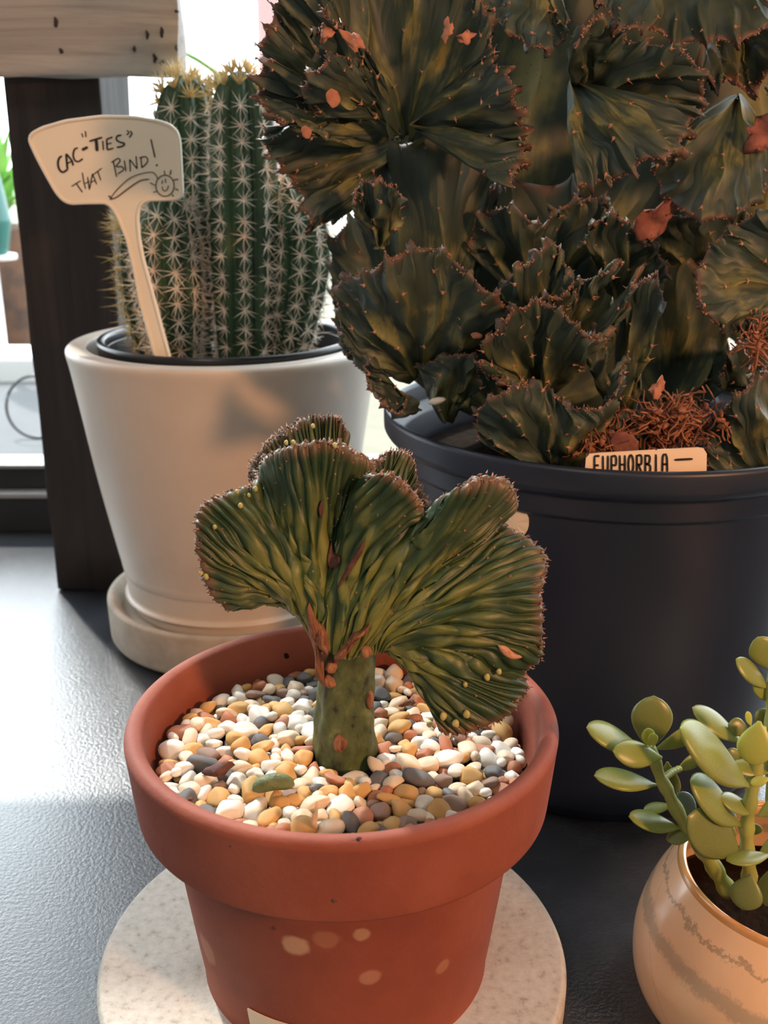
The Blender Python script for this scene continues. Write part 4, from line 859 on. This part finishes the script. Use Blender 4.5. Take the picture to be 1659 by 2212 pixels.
o, g = fan('rear_crest_lobe', sp, M['small'], [(720, 1330, .004), (745, 1330, .006), (765, 1330, .006)], [(640, 1160, .012), (665, 1120, .018), (700, 1110, .020), (720, 1120, .018)], back1, PY, 38, 420, 60, th=(.010, .0058), amp=.0024, tooth=.025, seed=9.3, tub=5, wob=1.2, fold=(.0015, 6))
knobs(g, 420, .00085, 'crest_teeth', M['teeth'], o, .0020, spikes=.55)
back2 = [(798, 1030, .018), (806, 1004, .022), (830, 986, .026), (858, 978, .028), (882, 986, .028), (894, 1022, .028), (906, 1060, .024), (930, 1100, .018)]
o, g = fan('rear_crest_lobe', sp, M['small'], [(750, 1320, .004), (770, 1320, .006), (790, 1325, .006)], [(770, 1170, .012), (800, 1130, .018), (830, 1130, .020), (860, 1180, .014)], back2, PY, 30, 340, 56, th=(.010, .0058), amp=.0024, tooth=.025, seed=5.3, tub=5, wob=1.2, fold=(.0015, 6))
knobs(g, 330, .00085, 'crest_teeth', M['teeth'], o, .0020, spikes=.55)
# front face depth of the plant near a pixel: used to seat scars and buds
Fv = G0['F'].reshape(-1, 3)
dF = Fv[:, 1] * CP - (Fv[:, 2] - CAMH) * SP; uF = (Fv[:, 2] - CAMH) * CP + Fv[:, 1] * SP
FX = W_ / 2 + FPX * Fv[:, 0] / dF; FY = H_ / 2 - FPX * uF / dF
def seat(x, y):
    m_ = (np.abs(FX - x) < 7) & (np.abs(FY - y) < 7)
    if not m_.any(): return at(x, y, PY - .006)
    return at(x, y, Fv[m_][:, 1].min())
for (x, y, r) in ((958, 1546, 10), (1008, 1542, 10), (984, 1562, 10), (928, 1563, 9), (1052, 1462, 9), (1078, 1450, 8), (1005, 1478, 7), (445, 1245, 8), (434, 1238, 6), (552, 1056, 7), (538, 1070, 5), (512, 1062, 6), (520, 1092, 7), (464, 1138, 6), (618, 956, 6), (634, 955, 6), (723, 962, 7), (676, 920, 6)):
    p = seat(x, y); k = pxm(p)
    link('bud', mesh('bud', *blob_data(p - Vector((0, r * k * .2, 0)), r * k * .8, r * k * .7, r * k, .1, ICO2)), M['bud'], sp)
def patch(name, poly, matl, Yf, thick=.0022, parent=sp):
    """irregular corky strip wrapped on the front of the plant"""
    n = len(poly); q = resample([*poly, poly[0]], n * 4, True)[:-1]; n = len(q); c = q.mean(0)
    V = []; F = []
    rings = 5
    for r in range(rings):
        f_ = 1 - r / rings
        for (x, y) in q:
            px_, py_ = c + (np.array([x, y]) - c) * f_ if r else (x, y)
            # shrink toward the strip's spine rather than its centre
            hgt = thick * math.sin(min(1, r / 2.5) * math.pi / 2) * (1 + .35 * math.sin(px_ * .9) * math.cos(py_ * .35))
            V.append(at(px_, py_, Yf(px_, py_) - hgt))
    V.append(at(c[0], c[1], Yf(c[0], c[1]) - thick))
    for r in range(rings - 1):
        for i in range(n): j = (i + 1) % n; F.append((r * n + i, r * n + j, (r + 1) * n + j, (r + 1) * n + i))
    for i in range(n): F.append(((rings - 1) * n + i, (rings - 1) * n + (i + 1) % n, rings * n))
    V2 = [v + Vector((0, .004, 0)) for v in V[:n]]; b0 = len(V); V += V2
    for i in range(n): j = (i + 1) % n; F.append((j, i, b0 + i, b0 + j))
    return link(name, mesh(name, V, F), matl, parent)
Z7 = lambda L: [(620 + .181 * u, 1250 + .181 * v) for u, v in L]
def stemY(x, y):
    i = np.argmin(np.abs(A[:, 2] - at(x, y, PY).z)); k = pxm(at(x, y, PY)); c = W_ / 2 + A[i, 0] / (depth(A[i, :3]) / FPX)
    q = (x - c) * k / A[i, 3]; return PY - A[i, 3] * .85 * math.sqrt(max(0.05, 1 - q * q))
patch('bark_scar', Z7([(265, 305), (350, 500), (440, 610), (492, 720), (492, 920), (440, 1000), (440, 1275), (390, 1230), (338, 1150), (330, 900), (262, 650), (238, 380)]), M['scar'], lambda x, y: min(stemY(x, y), seat(x, y).y, PY - .0105) - .001, .002)
patch('bark_scar', Z7([(982, 560), (880, 640), (800, 660), (700, 790), (560, 950), (600, 1012), (720, 900), (850, 735), (960, 640)]), M['scar'], lambda x, y: min(stemY(x, y), seat(x, y).y) - .0015, .002)
for (u, v, a, b_) in ((532, 1050, 66, 78), (518, 1225, 74, 84), (945, 870, 66, 76), (985, 1440, 46, 108), (632, 1965, 74, 104)):
    (x, y), = Z7([(u, v)]); p = at(x, y, min(stemY(x, y), seat(x, y).y if y < 1450 else 9) - .0002); k = pxm(p)
    link('stem_knot', mesh('stem_knot', *blob_data(p, a * .181 * k * 1.1, .0026, b_ * .181 * k * 1.1, .1, ICO3)), M['scar'], sp)
p = seat(717, 1205); k = pxm(p)
def sliver(poly, matl):
    patch('dark_wound', poly, matl, lambda x, y: seat(x, y).y - .0002, .0006)
sliver([(716, 1172), (722, 1195), (734, 1208), (728, 1222), (712, 1228), (708, 1205)], M['darkscar'])
sliver([(788, 1165), (784, 1190), (760, 1230), (735, 1265), (728, 1272), (742, 1240), (765, 1200)], M['darkscar'])
sliver([(1075, 1394), (1095, 1398), (1110, 1412), (1128, 1420), (1105, 1424), (1085, 1412)], mat('pink_scar', (.50, .22, .13), (.66, .36, .25), rough=.6, scale=200))
sliver([(688, 1098), (694, 1085), (698, 1100), (694, 1118), (690, 1112)], M['darkscar'])

# ================================================================== CERAMIC POT + JADE PLANT
CX, CY, CZ = .198, .4170, .0790
def cR(z): return np.interp(z, [0, .004, .015, .03, .045, .06, CZ], [.060, .066, .0740, .0758, .0735, .0680, .0565])
cm = mat('ceramic_glaze', (.84, .53, .30), (.90, .61, .38), rough=.24, scale=9, bump=.05, bscale=40, coat=.5)
nt = cm.node_tree; b = nt.nodes['Principled BSDF']; cur = nt.nodes[cm['ramp']].outputs[0]
tc = N(nt, 'ShaderNodeTexCoord'); sx = N(nt, 'ShaderNodeSeparateXYZ'); nt.links.new(tc.outputs['Object'], sx.inputs[0])
th_ = maths(nt, 'ARCTAN2', maths(nt, 'SUBTRACT', sx.outputs[1], CY), maths(nt, 'SUBTRACT', sx.outputs[0], CX))
def lin(pa, pb):
    a = hitcyl(*pa, CX, CY, cR); c = hitcyl(*pb, CX, CY, cR); ta, tb = [math.atan2(q.y - CY, q.x - CX) for q in (a, c)]
    ta = ta if ta < 0 else ta - 2 * math.pi; tb = tb if tb < 0 else tb - 2 * math.pi
    return ta, a.z, (c.z - a.z) / (tb - ta)
thn = maths(nt, 'SUBTRACT', maths(nt, 'MODULO', maths(nt, 'ADD', th_, 2 * math.pi), 2 * math.pi), 2 * math.pi)
nzz = N(nt, 'ShaderNodeTexNoise', Scale=75, Detail=8, Roughness=.75); nt.links.new(tc.outputs['Object'], nzz.inputs['Vector'])
n2 = N(nt, 'ShaderNodeTexNoise', Scale=420, Detail=5, Roughness=.7); nt.links.new(tc.outputs['Object'], n2.inputs['Vector'])
for (pa, pb, wdt, na, cc, k) in (((1432, 2040), (1600, 2190), .0045, .012, (.36, .30, .22), .62), ((1455, 1935), (1640, 2105), .0011, .022, (.38, .27, .18), .75), ((1408, 1990), (1420, 2150), .0008, .01, (.5, .38, .28), .35)):
    t0_, z0_, kk = lin(pa, pb)
    e = maths(nt, 'SUBTRACT', sx.outputs[2], maths(nt, 'ADD', maths(nt, 'MULTIPLY', maths(nt, 'SUBTRACT', thn, t0_), kk), z0_))
    e = maths(nt, 'ADD', e, maths(nt, 'MULTIPLY', maths(nt, 'SUBTRACT', nzz.outputs['Fac'], .5), na))
    e = maths(nt, 'ADD', e, maths(nt, 'MULTIPLY', maths(nt, 'SUBTRACT', n2.outputs['Fac'], .5), wdt * 1.6))
    mr = N(nt, 'ShaderNodeMapRange'); mr.interpolation_type = 'SMOOTHSTEP'; nt.links.new(maths(nt, 'ABSOLUTE', e), mr.inputs[0]); mr.inputs[1].default_value = wdt * .4; mr.inputs[2].default_value = wdt * 1.2; mr.inputs[3].default_value = k; mr.inputs[4].default_value = 0
    cur = mix(nt, mr.outputs[0], cur, cc)
nt.links.new(cur, b.inputs['Base Color'])
cp = empty('ceramic_pot', (CX, CY, 0), 'small peach glazed ceramic pot with grey marbling at lower right', 'pot')
prof = [(0, .001), (.060, .001), (.066, .004), (.0740, .015), (.0758, .030), (.0735, .045), (.0680, .060), (.0585, CZ - .002), (.0565, CZ), (.0547, CZ - .001), (.0560, CZ - .006), (.0640, .058), (.0693, .043), (.0715, .028), (.060, .008), (0, .008)]
lathe('pot_body', smoothprof(prof, 6), CX, CY, cm, cp, 128)
rm = lathe('rim_band', rounded([(.0588, CZ - .0028), (.0578, CZ + .0002), (.0560, CZ + .0010), (.0543, CZ - .0002), (.0552, CZ - .0030)], .0006), CX, CY, mat('rim_glaze', (.62, .30, .10), (.74, .42, .17), rough=.16, scale=60, coat=.6), cp, 128); rm['label'] = 'shiny amber glazed rim'
s_ = lathe('potting_soil', [(0, .030), (.0650, .030), (.0650, .046), (.03, .049), (0, .049)], CX, CY, M['soil'], None, 48); tag(s_, 'dark potting soil inside the small peach ceramic pot', 'soil', kind='stuff')
jp = empty('jade_plant', (CX, CY, .048), 'jade plant with thick rounded green leaves in the small ceramic pot', 'plant')
J = lambda u, v: (1200 + u * .3896, 1350 + v * .3896)
# leaf: obovate, thick, slightly cupped
nu, nv = 12, 16; LV = []; LF = []
for i in range(nv + 1):
    t = i / nv; w = .5 * (max(0, math.sin(math.pi * t ** 1.35)) ** .62) if 0 < t < 1 else 0
    w = max(w, .055 if t < .12 else 0.004)
    for k in range(nu):
        a = 2 * math.pi * k / nu; LV.append((math.cos(a) * w / .50, t, math.sin(a) * (.16 * (w / .5) ** .6) + .06 * (t - .5) ** 2))
for i in range(nv):
    for k in range(nu): LF.append((i * nu + k, i * nu + (k + 1) % nu, (i + 1) * nu + (k + 1) % nu, (i + 1) * nu + k))
LF.append(tuple(range(nu))[::-1]); LF.append(tuple(range(nv * nu, (nv + 1) * nu)))
LMESH = {}
def leaf(tip, bs, w, Y, dyt=0, m_='leaf', roll=None):
    a = at(*J(*bs), Y); b2 = at(*J(*tip), Y + dyt); v = b2 - a; L = v.length; k = pxm(a); wm = w * .3896 * k
    if m_ not in LMESH:
        me = mesh('leaf', LV, LF); me.materials.append(M[m_]); me.polygons.foreach_set('use_smooth', [True] * len(me.polygons)); LMESH[m_] = me
    full = max(wm, .50 * L); cosr = min(1, wm / full); r = math.acos(cosr) * .8 if roll is None else roll
    yx = v.normalized(); view = (a - Vector((0, 0, CAMH))).normalized(); xx = yx.cross(view).normalized(); zz = xx.cross(yx)
    R = Matrix((xx, yx, zz)).transposed(); R = Matrix.Rotation(r, 3, yx) @ R
    o = bpy.data.objects.new('leaf', LMESH[m_]); col.objects.link(o); o.parent = jp; o.matrix_parent_inverse = Matrix.Translation(jp.location).inverted()
    o.matrix_basis = Matrix.Translation(a) @ R.to_4x4() @ Matrix.Diagonal((full / 2, L, full * .72, 1))
    return o
JY = .405
LE = [((545, 392), (520, 690), 225, .012, .004, 'leafdark', 0.1), ((172, 568), (480, 690), 108, .000, -.006), ((318, 700), (592, 735), 125, -.010, -.006, 'leaf', .3), ((214, 835), (560, 885), 86, .002, -.004), ((486, 1025), (650, 1000), 58, .006, 0), ((406, 1062), (690, 1125), 84, .000, -.004),
      ((612, 1188), (770, 1160), 84, .000, 0, 'leafdark'), ((832, 565), (556, 690), 66, .008, .006), ((820, 720), (670, 808), 60, .016, .006), ((692, 572), (1068, 890), 128, -.012, -.012), ((758, 456), (1040, 655), 84, .012, .004), ((1090, 778), (1130, 535), 196, -.014, -.004, 'leafbright', 0.0),
      ((748, 862), (1024, 1108), 118, -.006, -.010), ((735, 1060), (1022, 1278), 176, -.010, -.012, 'leafdark', .2), ((676, 930), (782, 1070), 112, .006, 0, 'leafblue', .2), ((1000, 188), (1178, 352), 76, .020, 0), ((1120, 66), (1200, 250), 160, .026, 0, 'leaf', .1), ((1100, 310), (1200, 430), 80, .02, 0),
      ((956, 552), (1070, 585), 105, .014, 0, 'leafdark'), ((912, 962), (1110, 1032), 84, -.004, -.006), ((946, 1306), (1190, 1272), 66, -.012, -.006), ((1035, 1580), (1085, 1385), 182, -.018, -.004, 'leafdark', .1), ((1165, 1560), (1200, 1350), 120, -.016, 0, 'leafdark'), ((975, 775), (1180, 820), 84, -.004, 0), ((640, 960), (620, 760), 124, .016, 0, 'leafdark', .2),
      ((1110, 485), (1200, 540), 100, .018, 0, 'leafdark'), ((508, 572), (524, 672), 76, -.008, -.003, 'leafbright', .2), ((535, 600), (545, 676), 60, -.010, -.003, 'leafbright', .2), ((945, 700), (1040, 740), 70, .012, 0, 'leafdark'), ((1060, 480), (1085, 560), 34, -.006, 0, 'leafbright'), ((1080, 880), (1190, 850), 60, -.010, 0, 'leafbright'),
      ((1300, 700), (1180, 860), 150, -.002, 0), ((1310, 960), (1120, 1060), 110, -.006, 0), ((1300, 1180), (1120, 1290), 110, -.006, 0), ((1290, 520), (1160, 640), 110, .004, 0), ((1150, 1140), (1010, 1120), 60, .012, 0, 'leafdark'), ((900, 1180), (800, 1080), 70, .02, 0, 'leafdark'), ((1000, 1180), (900, 1100), 80, .024, 0, 'leafdark'), ((1390, 360), (1200, 470), 130, .012, 0), ((1420, 840), (1200, 900), 120, .01, 0)]
for l in LE: leaf(l[0], l[1], l[2], JY + l[3], l[4], *(l[5:6] or ['leaf']), **({'roll': l[6]} if len(l) > 6 else {}))
def jstem(pts, r0, r1):
    q = resample([at(*J(u, v), JY + d_) for u, v, d_ in pts], 26)
    k = pxm(at(1500, 1800, JY)) * .3896
    rad = [(r0 + (r1 - r0) * i / 25) * k * (1 + .16 * math.sin(i * 1.7)) for i in range(26)]
    return MB().add(tube_data(list(q), rad, 12)).build('stem', M['jadestem'], jp)
jstem([(960, 1480, .012), (870, 1330, .008), (770, 1180, .004), (690, 1060, .002), (620, 920, 0), (575, 830, -.002), (548, 740, -.002), (525, 670, -.001)], 50, 30)
jstem([(1060, 1520, .004), (1075, 1380, -.002), (1062, 1250, -.002), (1062, 1100, -.004), (1085, 950, -.006), (1110, 820, -.004), (1130, 700, -.002), (1140, 560, .002)], 44, 34)
jstem([(1240, 1500, .004), (1230, 1200, .002), (1200, 900, .004), (1190, 600, .012), (1195, 400, .018), (1200, 260, .024)], 44, 28)
jstem([(596, 850, 0), (640, 820, .008), (690, 795, .014)], 20, 18)

# ------------------------------------------------------------------ give objects with a parent at non-zero location correct placement
